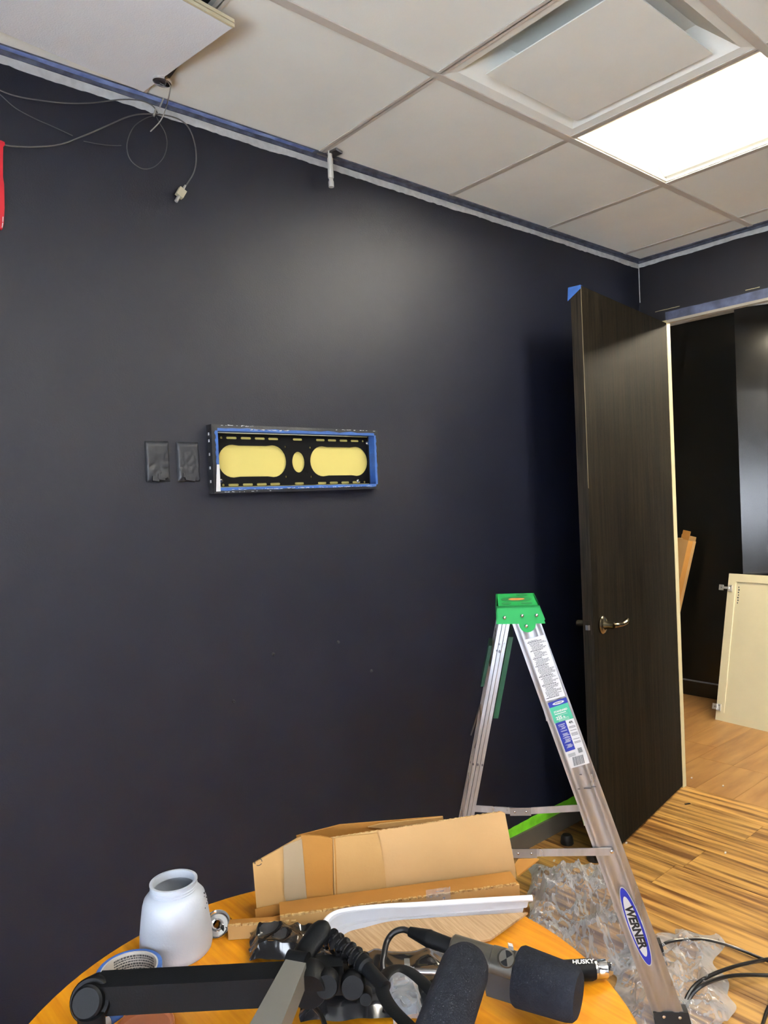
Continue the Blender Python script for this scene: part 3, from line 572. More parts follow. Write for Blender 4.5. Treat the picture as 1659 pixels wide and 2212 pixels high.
# ================================================================== STEP LADDER
TT = at(1142, 1320, 1.165); FF = at(1447, 2235, 0); lu = (FF - TT); lu.z = 0; lu.normalize(); lw = V((-lu.y, lu.x, 0))
def lad(s, tt, z): return V((FF.x, FF.y, 0)) + lu * s + lw * tt + V((0, 0, z))
def ladp(u, v, tt=0.0):
    d = ray(u, v); n_ = lw; P = CAM + d * ((lad(0, tt, 0) - CAM).dot(n_) / d.dot(n_)); return (P - FF).dot(lu), P.z
ld = thing('step_ladder', lad(-.3, .18, 0), 'aluminium step ladder with a green plastic cap, standing beside the round table', 'ladder')
(f1, z1), (f2, z2) = ladp(1107, 1349), ladp(1170, 1349); (g1, y1_), (g2, y2_) = ladp(1410, 2190), ladp(1478, 2190)
def fe(z, side):     # edges of the front rail in the near side plane
    a, za_, b, zb2 = (f1, z1, g1, y1_) if side == 0 else (f2, z2, g2, y2_)
    return a + (b - a) * (z - za_) / (zb2 - za_)
(r1, q1), (r2, q2) = ladp(1077, 1348), ladp(1101, 1349); (m1, n1), (m2, n2) = ladp(1000, 1764), ladp(1024, 1764)
def re_(z, side):
    a, za_, b, zb2 = (r1, q1, m1, n1) if side == 0 else (r2, q2, m2, n2)
    return a + (b - a) * (z - za_) / (zb2 - za_)
ZT = 1.150
WT, WB = .235, .335                 # ladder width at top and floor
def far_t(z): return WB + (WT - WB) * z / ZT
def rail(name, edge, near, z0, z1r, fl=.028, ridges=True):
    """C-channel: web on the outside, two flanges pointing inwards, ribs on the web"""
    mb = MB(); t0 = (lambda z: 0.0) if near else far_t; inn = 1 if near else -1; th = .0022
    prof = [(0, fl), (0, 0), (.10, 0), (.16, -.003), (.28, -.003), (.34, 0), (.66, 0), (.72, -.003), (.84, -.003), (.90, 0), (1, 0), (1, fl), (1 - .03, fl), (1 - .03, .003), (.03, .003), (.03, fl)] if ridges else \
           [(0, fl), (0, 0), (.3, 0), (.36, -.0025), (.64, -.0025), (.7, 0), (1, 0), (1, fl), (1 - .07, fl), (1 - .07, .003), (.07, .003), (.07, fl)]
    rings = []
    for z in (z0, z1r):
        a, b = edge(z, 0), edge(z, 1)
        rings.append([mb.bm.verts.new(lad(a + (b - a) * p, t0(z) + inn * q_, z)) for p, q_ in prof])
    n = len(prof)
    for k in range(n): mb.bm.faces.new((rings[0][k], rings[0][(k + 1) % n], rings[1][(k + 1) % n], rings[1][k]))
    mb.bm.faces.new(rings[0]); mb.bm.faces.new(rings[1])
    return obj(name, mb, M['alu'], ld)
rail('front_rail', fe, True, .035, ZT); rail('front_rail', fe, False, .035, ZT); rail('rear_rail', re_, True, .03, ZT, .022, False); rail('rear_rail', re_, False, .03, ZT, .022, False)
for near in (True, False):
    tz = 0.0 if near else far_t(0)
    s_ = 1 if near else -1
    for ed in (fe, re_):
        a, b = ed(.04, 0) - .004, ed(.04, 1) + .004; a0, b0 = ed(0, 0) - .006, ed(0, 1) + .006
        mb = MB().hull([lad(a0, tz - .004 * s_, 0), lad(b0, tz - .004 * s_, 0), lad(b0, tz + .032 * s_, 0), lad(a0, tz + .032 * s_, 0), lad(a, tz - .004 * s_, .062), lad(b, tz - .004 * s_, .066), lad(b, tz + .030 * s_, .066), lad(a, tz + .030 * s_, .062)])
        ft = obj('foot', mb.bevel(.002, 1), M['rubber'], ld)
        if ed is fe and near:
            for k in (.3, .75): obj('bolt', MB().lathe([(.0045, 0), (.0045, .002), (.002, .003), (0, .003)], lad(a + (b - a) * k, -.004, .052), -lw, 10), M['chrome'], ft)
# steps
for z in (.30, .59, .88):
    a, b = fe(z, 0) + .004, fe(z, 1) - .002; ft_ = far_t(z)
    mb = MB(); 
    mb.hull([lad(a, .003, z - .003), lad(b, .003, z - .003), lad(b, ft_ - .003, z - .003), lad(a, ft_ - .003, z - .003), lad(a, .003, z), lad(b, .003, z), lad(b, ft_ - .003, z), lad(a, ft_ - .003, z)])
    for s0 in (a, b - .002): mb.hull([lad(s0, .003, z - .022), lad(s0 + .002, .003, z - .022), lad(s0 + .002, ft_ - .003, z - .022), lad(s0, ft_ - .003, z - .022), lad(s0, .003, z), lad(s0 + .002, .003, z), lad(s0 + .002, ft_ - .003, z), lad(s0, ft_ - .003, z)])
    st = obj('step', mb, M['alu'], ld)
    mb = MB()
    for k in range(6): s0 = a + .008 + (b - a - .016) * k / 6; mb.hull([lad(s0, .006, z), lad(s0 + .004, .006, z), lad(s0 + .004, ft_ - .006, z), lad(s0, ft_ - .006, z), lad(s0, .006, z + .0015), lad(s0 + .004, .006, z + .0015), lad(s0 + .004, ft_ - .006, z + .0015), lad(s0, ft_ - .006, z + .0015)])
    obj('tread_rib', mb, M['alu'], st)
    # thin rear tie rods opposite the steps
for z in (.22, .60):
    a = (re_(z, 0) + re_(z, 1)) / 2; obj('rear_brace', MB().hull([lad(a - .010, .004, z - .009), lad(a - .008, .004, z - .009), lad(a - .008, far_t(z) - .004, z - .009), lad(a - .010, far_t(z) - .004, z - .009), lad(a - .010, .004, z + .009), lad(a - .008, .004, z + .009), lad(a - .008, far_t(z) - .004, z + .009), lad(a - .010, far_t(z) - .004, z + .009)]), M['alu'], ld)
# cap
ctop = 1.182; cz0 = 1.132
ca0, _z = ladp(1073, 1313); ca1, _z = ladp(1165, 1312); cb0, zb0 = ladp(1072, 1347, -.008); cb1, _z = ladp(1178, 1346, -.008)
cn, cf = -.012, WT + .012
mb = MB()
top = [(ca0, cn), (ca1, cn), (ca1 - .002, cf), (ca0 + .002, cf)]
mb.hull([lad(s, tt, ctop - .006) for s, tt in top] + [lad(s, tt, ctop) for s, tt in top])
ap = []        # near apron outline with a lobe
for s, z in [(ca0, ctop), (ca1, ctop)]: ap.append((s, z))
ap += [(cb1, cz0)]
lobe = (fe(1.12, 0) + fe(1.12, 1)) / 2 - .002
for k in range(9):
    a = math.pi * k / 8; ap.append((lobe + .023 * math.cos(a), cz0 - .024 * math.sin(a)))
ap += [(cb0, cz0)]
for tt, th in ((cn, .004), (cf - .004, .004)):
    mb.prism([lad(s, tt, z) for s, z in ap], lw * th)
for (s0, s1, sb) in ((ca0, ca0 + .004, cb0), (ca1 - .004, ca1, cb1)):
    off = sb - (s0 if s0 == ca0 else s1)
    mb.hull([lad(s0 + off, cn, cz0 + .01), lad(s1 + off, cn, cz0 + .01), lad(s1 + off, cf, cz0 + .01), lad(s0 + off, cf, cz0 + .01), lad(s0, cn, ctop), lad(s1, cn, ctop), lad(s1, cf, ctop), lad(s0, cf, ctop)])
cap = obj('cap', mb, M['green'], ld)
def oval(cs, ct, rs1, rt1, m, zz=.0008, nm='tool_slot'):
    n = 24; P_ = [lad(cs + rs1 * math.cos(6.2832 * k / n), ct + rt1 * math.sin(6.2832 * k / n), ctop) for k in range(n)]
    obj(nm, MB().prism(P_, (0, 0, zz)), m, cap)
cm = (ca0 + ca1) / 2
oval(cm, .115, .044, .052, M['green_dark']); oval(cm, .112, .024, .020, M['orange_mark'], .0014, 'wear_mark')
for cs, ct, r_ in ((cm - .03, .035, .014), (cm + .026, .035, .016), (cm + .02, .205, .017)): oval(cs, ct, r_, .02, M['green_dark'])
for u, v in ((1090, 1334), (1128, 1330), (1159, 1329), (1137, 1352)):
    s, z = ladp(u, v, cn); obj('rivet', MB().lathe([(.0055, 0), (.0055, .001), (.0042, .0035), (.0015, .005), (0, .005)], lad(s, cn, z), -lw, 14), M['chrome'], cap)
# spreaders: two flat bars joined by a hinge plate, on both sides
for near in (True, False):
    z = .497; t0 = -.006 if near else far_t(z) - .008
    A_ = lad(re_(z, 0) + .018, t0, z - .004); B_ = lad((fe(z, 0) + fe(z, 1)) / 2 + .004, t0, z + .006)
    mid = A_.lerp(B_, .42) + V((0, 0, -.012 if not near else -.004))
    sp = obj('spreader', MB().abox((A_ + mid) / 2, (mid - A_) / 2, lw * .0015, (0, 0, .0105)).abox((B_ + mid) / 2, (B_ - mid) / 2, lw * .0015, (0, 0, .0105)), M['alu'], ld)
    d_ = (B_ - A_).normalized()
    obj('hinge_plate', MB().abox(mid - lw * .003, d_ * .033, lw * .0015, (0, 0, .0125)).bevel(.0006, 1), M['steel'], sp)
    for k in (-.018, .018): obj('rivet', MB().lathe([(.004, 0), (.003, .002), (0, .003)], mid + d_ * k - lw * .0045, -lw, 10), M['chrome'], sp)
    for PP in (A_, B_): obj('rivet', MB().lathe([(.005, 0), (.005, .0015), (.0025, .003), (0, .003)], PP - lw * .0015 - d_ * .0, -lw, 12), M['chrome'], sp)
# folded green shelf between rear rails
sA = [(re_(1.05, 1) + .006, 1.085), (re_(.88, 1) + .012, .865)]
a, b = sA
mb = MB().hull([lad(a[0] - .004, .03, b[1]), lad(a[0] + .018, .03, b[1]), lad(a[0] + .018, far_t(1) - .03, b[1]), lad(a[0] - .004, far_t(1) - .03, b[1]), lad(a[0] + .0, .03, a[1]), lad(a[0] + .016, .03, a[1]), lad(a[0] + .016, far_t(1) - .03, a[1]), lad(a[0], far_t(1) - .03, a[1])])
# slanted parallel to the rear rails
mb = MB(); sh = lambda z: (re_(z, 1) + .004)
mb.hull([lad(sh(.86), .022, .86), lad(sh(.86) + .014, .022, .86), lad(sh(.86) + .014, far_t(.9) - .02, .86), lad(sh(.86), far_t(.9) - .02, .86), lad(sh(1.09), .022, 1.09), lad(sh(1.09) + .014, .022, 1.09), lad(sh(1.09) + .014, far_t(.9) - .02, 1.09), lad(sh(1.09), far_t(.9) - .02, 1.09)])
obj('paint_shelf', mb.bevel(.004, 2), M['green_shelf'], ld)
mb = MB(); mb.hull([lad(re_(.92, 0) - .012, .10, .93), lad(re_(.92, 0) - .002, .10, .93), lad(re_(.92, 0) - .002, far_t(.9) - .03, .93), lad(re_(.92, 0) - .012, far_t(.9) - .03, .93), lad(re_(1.05, 0) - .012, .10, 1.05), lad(re_(1.05, 0) - .002, .10, 1.05), lad(re_(1.05, 0) - .002, far_t(1.) - .03, 1.05), lad(re_(1.05, 0) - .012, far_t(1.) - .03, 1.05)])
obj('shelf_arm', mb.bevel(.002, 1), M['green_shelf'], ld)
mb = MB()
mb.tube([lad(re_(.84, 0) + .0, far_t(.84) - .03, .84), lad(re_(.76, 0) + .018, far_t(.76) - .04, .76), lad(re_(.70, 0) + .008, far_t(.7) - .03, .70)], .003, 6); mb.tube([lad(re_(.84, 0) + .0, far_t(.84) - .03, .84), lad(re_(.74, 0) - .012, far_t(.74) - .01, .735)], .003, 6)
obj('shelf_link', mb, M['steel'], ld)
# smudges of handling on the near rails
mb = MB()
for (u, v, r_) in ((1078, 1391, 2.4), (1079, 1407, 3.2), (1073, 1405, 2.0), (1022, 1650, 2.4), (1032, 1651, 2.8), (1042, 1652, 2.4)):
    s, z = ladp(u, v); k = 10; mb.prism([lad(s + .0014 * r_ * .8 * math.cos(6.2832 * i / k), -.0028, z + .0014 * r_ * math.sin(6.2832 * i / k)) for i in range(k)], -lw * .0006)
for (u, v, w_) in ((1250, 1703, 3), (1269, 1702, 9), (1282, 1698, 6), (1254, 1672, 3)):
    s, z = ladp(u, v); mb.prism([lad(s - .0012 * w_, -.0032, z - .002), lad(s + .0012 * w_, -.0032, z - .0015), lad(s + .0011 * w_, -.0032, z + .001), lad(s - .001 * w_, -.0032, z + .0012)], -lw * .0005)
obj('smudge', mb, M['alu_dark'], ld)
# labels on the near front rail: patches given by corners in the rail's plane
def rp(u, v, off=.0036): s, z = ladp(u, v, -off); return lad(s, -off, z)
def patch(name, quad, m, par, off=.0036, th=.0004):
    return obj(name, MB().prism([rp(u, v, off) for u, v in quad], -lw * th), m, par)
def lerp2(q, a, b):     # bilinear in pixel quad TL TR BR BL
    (x0, y0), (x1, y1), (x2, y2), (x3, y3) = q
    return ((x0 * (1 - a) + x1 * a) * (1 - b) + (x3 * (1 - a) + x2 * a) * b, (y0 * (1 - a) + y1 * a) * (1 - b) + (y3 * (1 - a) + y2 * a) * b)
W1 = [(1134, 1382), (1176, 1371), (1221, 1503), (1179, 1515)]
lab = patch('warning_label', W1, M['label_white'], ld)
mb = MB(); rl = random.Random(2); yy_ = .04
while yy_ < .965:
    head = rl.random() < .14; ind = .06 if head else rl.choice((.12, .15, .2)); end = rl.uniform(.55, .97) if not head else rl.uniform(.5, .9); a = ind
    while a < end:
        wd = min(rl.uniform(.03, .12), end - a)
        mb.prism([rp(*lerp2(W1, x, y), .0041) for x, y in ((a, yy_), (a + wd, yy_), (a + wd, yy_ + (.012 if head else .0075)), (a, yy_ + (.012 if head else .0075)))], -lw * .0002); a += wd + .014
    yy_ += .0165 if not head else .024
obj('fine_print', mb, M['ink'], lab)
B1 = [(1183, 1519), (1223, 1506), (1227, 1517), (1187, 1530)]; G1 = [(1186, 1527), (1225, 1514.5), (1239, 1551), (1198, 1563)]; N1 = [(1199, 1563), (1221, 1556), (1243, 1618), (1222, 1625)]; W2 = [(1198, 1563), (1239, 1551), (1274, 1648), (1233, 1660)]
l2 = patch('specification_label', W2, M['label_white'], ld); patch('label_band', G1, M['label_teal'], l2, .0038); patch('label_band', B1, M['label_blue'], l2, .0041); patch('label_panel', N1, M['label_blue'], l2, .0041)
xdir = (rp(1225, 1514.5) - rp(1186, 1527)).normalized(); ydir = V((0, 0, 1))
def put(s, size, u, v, m, par, xd=xdir, shear=0., bold=0., nm='printed_text', off=.0047, spc=1.):
    me = text_mesh(s, size, .0001, shear, bold, spc); yd = (-lw).cross(xd)
    mt = basis(rp(u, v, off), xd, yd); return obj(nm, MB().add(me, mt), m, par, recalc=False)
def ell(name, u, v, a_, b_, m, par, xd, off, th=.0003, n=40):
    c = rp(u, v, off); yd = (-lw).cross(xd); return obj(name, MB().prism([c + xd * (a_ * math.cos(6.2832 * k / n)) + yd * (b_ * math.sin(6.2832 * k / n)) for k in range(n)], -lw * th), m, par)
ell('logo_oval', 1206, 1518, .0165, .0040, M['label_white'], l2, xdir, .0045)
put('WERNER', .0052, 1206, 1518, M['ink_black'], l2, bold=.0001, off=.0050)
put('STANDARD', .0072, 1211, 1535, M['label_white'], l2, bold=.0003)
put('225', .0115, 1208, 1551, M['label_white'], l2, bold=.0005); put('lb', .007, 1219, 1548, M['label_white'], l2, bold=.0003)
put('4ft', .0105, 1233, 1560, M['ink_black'], l2, bold=.0002)
mb = MB(); mb2 = MB(); rl = random.Random(7)
for y in [.02 * k for k in range(2, 46)]:
    if rl.random() < .35: continue
    a = rl.uniform(.2, .45); bb_ = rl.uniform(.75, .95); mb.prism([rp(*lerp2(N1, x, yy), .0046) for x, yy in ((a, y), (bb_, y), (bb_, y + .008), (a, y + .008))], -lw * .0002)
for y in (.0, .07, .09, .11): mb.prism([rp(*lerp2(G1, x, yy), .0046) for x, yy in ((.25, .62 + y * .0 + y * 3 - .0), (.8, .62 + y * 3), (.8, .635 + y * 3), (.25, .635 + y * 3))], -lw * .0002)
mb.prism([rp(*lerp2(G1, x, yy), .0046) for x, yy in ((.15, .50), (.75, .50), (.75, .55), (.15, .55))], -lw * .0002)
W3 = [(1222, 1559), (1241, 1554), (1262, 1612), (1243, 1617)]
for y in (.2, .24, .34, .44, .48, .52, .66, .76, .80):
    mb2.prism([rp(*lerp2(W3, x, yy), .0046) for x, yy in ((.12, y), (.85, y), (.85, y + .014), (.12, y + .014))], -lw * .0002)
W4 = [(1226, 1630), (1258, 1620), (1262, 1632), (1230, 1642)]
for k in range(5): mb2.prism([rp(*lerp2(W4, x, yy), .0046) for x, yy in ((.02, k * .12), (.5, k * .12), (.5, k * .12 + .04), (.02, k * .12 + .04))], -lw * .0002)
for k in range(6): mb2.prism([rp(*lerp2(W4, x, yy), .0046) for x, yy in ((.72, -.5 + k * .14), (1.0, -.5 + k * .14), (1.0, -.42 + k * .14), (.72, -.42 + k * .14))], -lw * .0002)
BC = [(1236, 1636), (1259, 1630), (1263, 1648), (1240, 1655)]; a = 0
while a < .95: wd = rl.choice((.02, .035, .06)); mb2.prism([rp(*lerp2(BC, x, yy), .0046) for x, yy in ((a, 0), (a + wd, 0), (a + wd, 1), (a, 1))], -lw * .0002); a += wd + rl.choice((.025, .04))
obj('white_print', mb, M['label_white'], l2); obj('fine_print', mb2, M['ink'], l2)
# logo on the lower rail
ldn = (rp(1410, 2090) - rp(1345, 1912)).normalized()
cu_, cv_ = 1373, 2001
la = (rp(1401, 2084) - rp(1347, 1916)).length / 2
lg = ell('logo_decal', cu_, cv_, la + .003, .0205, M['label_white'], ld, ldn, .0040)
ell('logo_ring', cu_, cv_, la, .0185, M['logo_blue'], lg, ldn, .0044); ell('logo_centre', cu_ - 1, cv_ + .5, la * .78, .0138, M['label_white'], lg, ldn, .0048)
put('WERNER', .0300, cu_ - .5, cv_ + 1, M['ink_black'], lg, xd=ldn, shear=.18, bold=.0013, nm='logo_text', off=.0053, spc=.98)

# ================================================================== THE ROUND TABLE
TC = V((-2.900, -1.1436, TZ)); TR = .4452
tb_ = thing('round_table', (TC.x, TC.y, 0), 'round table with orange oak laminate top, under the boxes and microphones', 'table')
obj('tabletop', MB().lathe([(TR - .002, -.002), (TR, -.004), (TR, -.024), (TR - .003, -.026), (0, -.026)], TC, (0, 0, 1), 96).lathe([(TR - .002, -.002), (TR - .004, 0), (0, 0)], TC, (0, 0, 1), 96), M['table'], tb_)
obj('edge_band', MB().lathe([(TR + .0004, -.005), (TR + .0012, -.006), (TR + .0012, -.022), (TR + .0004, -.023)], TC, (0, 0, 1), 96, caps=False), M['table_edge'], tb_)
obj('column', MB().lathe([(.035, .03), (.035, TZ - .06), (.09, TZ - .04), (.09, TZ - .026)], (TC.x, TC.y, 0), (0, 0, 1), 24), M['black'], tb_)
for k in range(4):
    a = .5 + k * math.pi / 2; d_ = V((math.cos(a), math.sin(a), 0)); obj('leg', MB().tube([V((TC.x, TC.y, .07)) + d_ * .02, V((TC.x, TC.y, .055)) + d_ * .2, V((TC.x, TC.y, .02)) + d_ * .33], [.022, .018, .014], 10, n=4), M['black'], tb_)
def slab(quad, th, up_=None):
    q_ = [V(p) for p in quad]; n_ = (q_[1] - q_[0]).cross(q_[3] - q_[0]).normalized() * th
    return MB().hull([*q_, *[p + n_ for p in q_]])
# ---- jar
P = at(382, 2052, TZ); jr = tag(obj('paint_cup', MB().lathe([(.0, 0.0021), (.050, 0.0021), (.0545, 0.0000), (.0585, 0.0043), (.0600, 0.0128), (.0590, 0.0356), (.0560, 0.0605), (.0530, 0.0819), (.0500, 0.0926), (.0440, 0.1000), (.0395, 0.1025), (.0375, 0.1036), (.0375, 0.1050), (.0392, 0.1061), (.0375, 0.1075), (.0375, 0.1096), (.0392, 0.1107), (.0375, 0.1121), (.0375, 0.1161), (.0395, 0.1171), (.0395, 0.1193), (.0370, 0.1200), (.0345, 0.1193), (.0340, 0.1068), (.046, 0.0940), (.052, 0.0712), (.056, 0.0142), (.050, 0.0043), (.0, 0.0043)], P, (0, 0, 1), 48, caps=False), M['white_plastic'], origin=P), 'white translucent plastic paint cup with open threaded neck, beside the tape roll', 'cup')
ORG[jr.name] = P
mb = MB(); obj('residue', MB().lathe([(0, .060), (.0515, .060), (.0515, .062), (0, .062)], P, (0, 0, 1), 32), M['grey_plastic'], jr); mb.bm.free()
mb = MB()
for k, (aa, zz) in enumerate(((-.62, .131), (-.55, .118), (-.7, .126), (-.5, .108), (-.66, .108), (-.85, .104), (-.45, .128))):
    rr_ = .0505 if zz > .12 else .0538; zz *= .71; d_ = V((math.cos(aa), math.sin(aa), 0)); mb.lathe([(.0012, -.002), (.0012, .0006), (0, .001)], P + d_ * rr_ + V((0, 0, zz)), d_, 6)
obj('paint_speck', mb, M['ink_black'], jr)
# ---- tape roll
P = at(282, 2146, TZ); R_ = .049
tr_ = thing('tape_roll', P, 'roll of blue masking tape lying flat with a printed core, left of the white cup', 'tape roll')
obj('tape', MB().lathe([(R_ - .006, 0), (R_, .0), (R_, .040), (R_ - .006, .040), (R_ - .006, 0)], P, (0, 0, 1), 48, caps=False), M['blue_tape'], tr_)
obj('core', MB().lathe([(R_ - .0085, .001), (R_ - .006, .001), (R_ - .006, .0405), (R_ - .0085, .0405), (R_ - .0085, .001)], P, (0, 0, 1), 48, caps=False), M['newsprint'], tr_)
mb = MB(); rr_ = R_ - .0088; far = math.atan2(FWD.y, FWD.x)
for r0 in range(8):
    z = .036 - r0 * .0042; a = far + .95
    while a > far - .75:
        wd = random.uniform(.03, .11); hgt = .0022 if r0 not in (0, 3) else .003
        for sub in range(2):
            x0_, x1_ = a - wd * sub / 2, a - wd * (sub + 1) / 2
            mb.hull([P + V((math.cos(q_) * r2_, math.sin(q_) * r2_, zz)) for zz in (z - hgt, z) for q_, r2_ in ((x0_, rr_), (x1_, rr_), (x1_, rr_ + .0003), (x0_, rr_ + .0003))])
        a -= wd + .02
obj('core_print', mb, M['ink'], tr_)
# ---- chrome escutcheon and bag corner
P = at(470, 2000, TZ + .012)
t = tag(obj('metal_cup_washer', MB().lathe([(.0055, .003), (.0065, .009), (.009, .010), (.011, .004), (.018, .004), (.021, .009), (.0235, .010), (.0245, .004), (.0245, 0), (.0055, 0), (.0055, .003)], P, (-.42, -.55, .8), 32, caps=False), M['chrome'], origin=P), 'shiny round metal cup washer with a centre hole, right of the white cup', 'washer')
# ---- big cardboard box on its side
A0, A1 = at(551, 1983, TZ + .004), at(1117, 1900, TZ + .006)
dirx = (A1 - A0).normalized(); back = V((-dirx.y, dirx.x, 0)); back = back if back.dot(FWD) > 0 else -back
def bxp(u, v, off=0.0):   # point in the vertical face plane
    d = ray(u, v); P_ = CAM + d * ((A0 + back * off - CAM).dot(back) / d.dot(back)); return P_
t = thing('cardboard_box', A0, 'long brown cardboard box lying open at the back of the round table', 'box')
th = .004
def panel(nm, px, m, off=0.0, thk=th, par=None, tilt=0.0):
    zmin = TZ + .002; pts_ = [bxp(u, v, off) for u, v in px]
    pts_ = [p + back * (tilt * (p.z - zmin)) for p in pts_]
    return obj(nm, MB().prism(pts_, back * thk), m, par or t)
panel('front_panel', [(712, 1955), (762, 1944), (775, 1936), (798, 1928), (815, 1928), (850, 1930), (1116, 1899), (1112, 1868), (1091, 1757), (1084, 1754), (712, 1811)], M['card_pale'])
panel('flap', [(546, 1866), (652, 1806), (668, 1957), (556, 1982)], M['card'], .0)
panel('flap', [(650, 1804), (692, 1806), (718, 1812), (720, 1951), (664, 1957)], M['card_in'], -.003)
panel('torn_panel', [(720, 1812), (752, 1806), (790, 1803), (816, 1800), (829, 1860), (836, 1926), (815, 1930), (798, 1929), (775, 1941), (762, 1942), (722, 1949)], M['card'], -.0035, .003)
obj('crease_line', MB().prism([bxp(u, v, -.0045) for u, v in ((722, 1812), (724, 1812), (729, 1948), (727, 1948))], back * .0008), M['card_in'], t)
panel('packing_tape', [(612, 1828), (652, 1812), (664, 1955), (640, 1962), (622, 1956), (614, 1935)], M['packing_tape'], -.0042, .0004)
panel('bottom_flap', [(551, 1964), (622, 1950), (626, 1972), (553, 1988)], M['card_in'], -.006, .003)
# back walls of the box and its ends
panel('back_panel', [(640, 1806), (735, 1782), (957, 1764), (960, 1790), (955, 1870), (650, 1880)], M['card_in'], .055)
panel('back_flap', [(795, 1787), (822, 1780), (957, 1765), (958, 1772), (826, 1790)], M['card'], .05)
e1 = [bxp(1116, 1899), bxp(1091, 1757)]
obj('end_panel', MB().hull([e1[0] + back * .0045, e1[0] + back * .08, e1[0].lerp(e1[1], .45) + back * .08, e1[1] + back * .0045, e1[0] + back * .0045 - dirx * th, e1[0] + back * .08 - dirx * th, e1[0].lerp(e1[1], .45) + back * .08 - dirx * th, e1[1] + back * .0045 - dirx * th]), M['card_in'], t)
e2 = [bxp(556, 1982), bxp(546, 1866)]
obj('end_panel', MB().hull([e2[0] + back * .0045, e2[0] + back * .06, e2[0].lerp(e2[1], .6) + back * .06, e2[1] + back * .0045, e2[0] + back * .0045 + dirx * th, e2[0] + back * .06 + dirx * th, e2[0].lerp(e2[1], .6) + back * .06 + dirx * th, e2[1] + back * .0045 + dirx * th]), M['card_in'], t)
obj('side_flap', MB().hull([bxp(1118, 1896, .02), bxp(1164, 1858, .05), bxp(1120, 1858, .06), bxp(1112, 1870, .02), bxp(1118, 1896, .02) + V((0, 0, .003)), bxp(1164, 1858, .05) + V((0, 0, .003)), bxp(1120, 1858, .06) + V((0, 0, .003)), bxp(1112, 1870, .02) + V((0, 0, .003))]), M['card_in'], t)
# wavy corrugated edge on top
mb = MB(); q0 = bxp(720, 1811, -.0005); q1_ = bxp(1082, 1755, -.0005); n = 60
for k in range(n):
    c_ = q0.lerp(q1_, (k + .5) / n); mb.abox(c_ + back * .0025, dirx * (.0022), back * .0018, V((0, 0, .0008 + .0006 * (k % 2))))
obj('corrugated_edge', mb, M['flute'], t)
# printed recycling ring at the left end
c_ = bxp(558, 1862, -.0006); mb = MB()
for k in range(3):
    a0_ = 2.094 * k; mb.tube([c_ + dirx * (.0065 * math.cos(a0_ + i * .3)) + V((0, 0, .0065 * math.sin(a0_ + i * .3))) for i in range(6)], .0007, 4)
obj('recycling_print', mb, M['ink_black'], t)
# ---- trays in front
def tray(nm, pxl, zt, label, m=M['card'], dpt_=.05):
    a_, b_ = at(*pxl[0], zt), at(*pxl[1], zt); d_ = (b_ - a_).normalized(); bk_ = V((-d_.y, d_.x, 0)); h_ = zt - TZ - .001
    tt_ = thing(nm, V((a_.x, a_.y, TZ)), label, 'box')
    obj('front_panel', MB().hull([a_ - V((0, 0, h_)), b_ - V((0, 0, h_)), b_ - V((0, 0, h_)) + bk_ * th, a_ - V((0, 0, h_)) + bk_ * th, a_, b_, b_ + bk_ * th, a_ + bk_ * th]), m, tt_)
    obj('top_panel', MB().hull([a_ + bk_ * th, b_ + bk_ * th, b_ + bk_ * dpt_, a_ + bk_ * dpt_, a_ + bk_ * th + V((0, 0, -.004)), b_ + bk_ * th + V((0, 0, -.004)), b_ + bk_ * dpt_ + V((0, 0, -.004)), a_ + bk_ * dpt_ + V((0, 0, -.004))]), M['card_in'], tt_)
    obj('end_panel', MB().hull([a_ - V((0, 0, h_)) + bk_ * th, a_ - V((0, 0, h_)) + bk_ * dpt_, a_ - V((0, 0, h_)) + bk_ * dpt_ + d_ * th, a_ - V((0, 0, h_)) + bk_ * th + d_ * th, a_ + bk_ * th - V((0, 0, .0045)), a_ + bk_ * dpt_ - V((0, 0, .0045)), a_ + bk_ * dpt_ + d_ * th - V((0, 0, .0045)), a_ + bk_ * th + d_ * th - V((0, 0, .0045))]), M['card_in'], tt_)
    mb = MB(); L_ = (b_ - a_).length; k = 0; s = 0
    while s < L_ - .01:
        wd = random.uniform(.006, .012); mb.abox(a_ + d_ * (s + wd / 2) + bk_ * .002 + V((0, 0, .001)), d_ * wd / 2, bk_ * .0022, V((0, 0, .0012 + .0008 * (k % 2)))); s += wd + random.uniform(.0, .003); k += 1
    obj('corrugated_edge', mb, M['flute'], tt_)
    return tt_
tray('cardboard_tray', [(605, 1982), (1122, 1911)], TZ + .032, 'low brown cardboard tray with a torn corrugated edge, in front of the long box')
tray('cardboard_tray', [(492, 2002), (640, 1992)], TZ + .024, 'short low cardboard tray end sticking out toward the metal washer', dpt_=.022)
# clear tape tab on the tray
c_ = at(945, 1936, TZ + .03)
def cr(u, v): return c_ + dirx * (u - .5) * .045 + V((0, 0, 1)) * ((v - .5) * .036) - back * (.006 + .006 * abs(noise.noise(V((u * 5, v * 5, 2)))))
tag(obj('clear_tape_tab', MB().grid(cr, 16, 12), M['film'], ), 'crumpled tab of clear tape stuck on the cardboard tray edge', 'tape')
